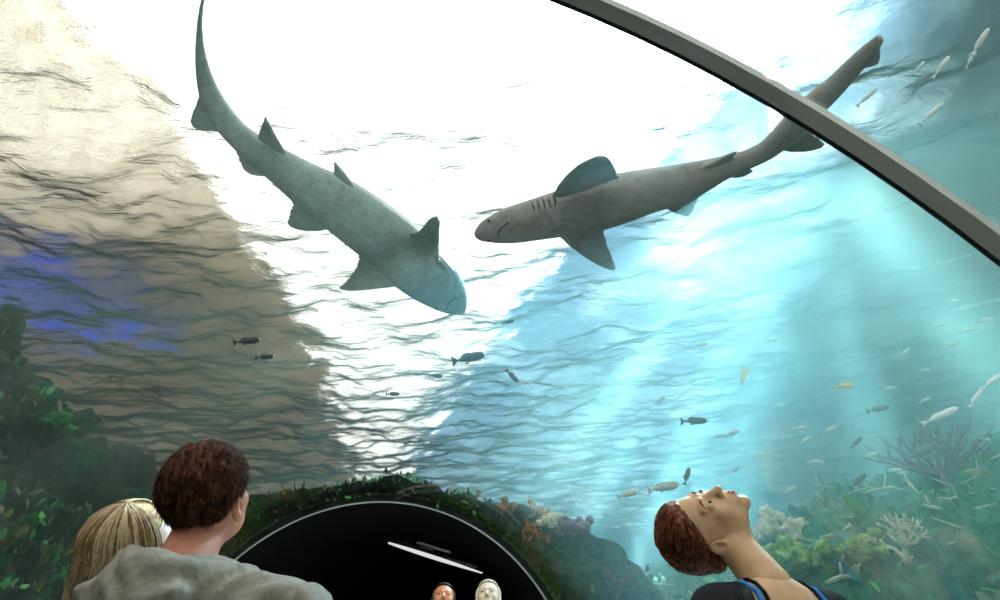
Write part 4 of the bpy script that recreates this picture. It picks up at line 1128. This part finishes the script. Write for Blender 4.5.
fish(971, 59, 17, 38, 3.2, 'silver', 'rightmost of three silver fish in a row at the top right')
fish(941, 67, 22, 30, 3.2, 'silver', 'middle of three silver fish in a row at the top right')
fish(919, 68, 14, 28, 3.2, 'silver', 'leftmost of three silver fish in a row at the top right')
fish(980, 42, 26, 34, 3.2, 'silver', 'longest silver fish, in the top right corner')
rg = np.random.default_rng(77)
for k, (x, y) in enumerate([(733,433),(720,436),(800,428),(806,440),(780,405),(830,430),(815,462),(760,455),(735,470),(890,388),(925,370),(905,352),(952,345),(968,330),(940,325),(985,320),(925,400),(870,455),(895,470),(770,340),(700,345),(955,300),(660,400),(790,490)]):
    fish(x, y, rg.uniform(9, 15), rg.uniform(-10, 35), rg.uniform(4.6, 5.6), 'pale', 'tiny pale fish drifting in the hazy blue-green water on the right', 'tiny pale fish in the haze')

# ------------------------------------------------------------------ glowing strip built for the bright streak in the dark passage
def streak():
    a = at_d(389, 543, 6.6); b = at_d(482, 573, 5.9)
    root = empty('ceiling_streak', (a+b)/2, 'long slanting bright strip glowing under the dark passage ceiling', 'streak')
    d = (b-a); L = d.length; d.normalize(); s = d.cross(Vector((0, 0, 1))).normalized(); u = s.cross(d)
    R3 = Matrix(((d.x, s.x, u.x), (d.y, s.y, u.y), (d.z, s.z, u.z)))
    h = MB(); h.box((a+b)/2+u*.032, (L*.42, .04, .008), R3); h.build('housing', simple('streak_housing_grey', (.05, .05, .05), .5, 9, .1), root, False)
    m = NT('streak_glow'); e = m.n('ShaderNodeEmission'); e.inputs[0].default_value = (1, .96, .93, 1); e.inputs[1].default_value = .75; m.l(e.outputs[0], m.out.inputs['Surface'])
    t = MB(); vs = []; n = 16
    for i in range(n+1):
        w = i/n; c = a+d*L*w; r = .006+.022*math.sin(math.pi*min(1, w*.9+.08))
        k = .3+.9*math.sin(math.pi*min(1, w*.85+.12)); vs += [c+s*r+u*.014*k, c-s*r+u*.014*k, c-s*r-u*.014*k, c+s*r-u*.014*k]
    t.add(vs, [(4*i+k, 4*i+(k+1) % 4, 4*i+4+(k+1) % 4, 4*i+4+k) for i in range(n) for k in range(4)]+[(3, 2, 1, 0), (4*n, 4*n+1, 4*n+2, 4*n+3)])
    t.build('tube', m.m, root)
    r2 = MB(); r2.box(a+d*L*.50+u*.085+s*.03, (L*.15, .05, .010), R3); r2.box(a+d*L*.42+u*.055, (L*.06, .03, .004), R3); r2.build('reflector', simple('grey_reflector', (.45, .42, .42), .4, 9, .1), root, False)
streak()
sc = bpy.context.scene
sc.view_settings.view_transform = 'Standard'; sc.view_settings.look = 'None'; sc.view_settings.gamma = 1
sc.view_settings.use_curve_mapping = False; sc.view_settings.exposure = 0
cy = sc.cycles
cy.max_bounces = 10; cy.diffuse_bounces = 2; cy.glossy_bounces = 4; cy.transmission_bounces = 6; cy.transparent_max_bounces = 16; cy.volume_bounces = 0
cy.use_denoising = True; cy.denoiser = 'OPENIMAGEDENOISE'; cy.sample_clamp_indirect = 6; cy.caustics_reflective = True; cy.caustics_refractive = True
cy.volume_step_rate = 4
cy.use_light_tree = False
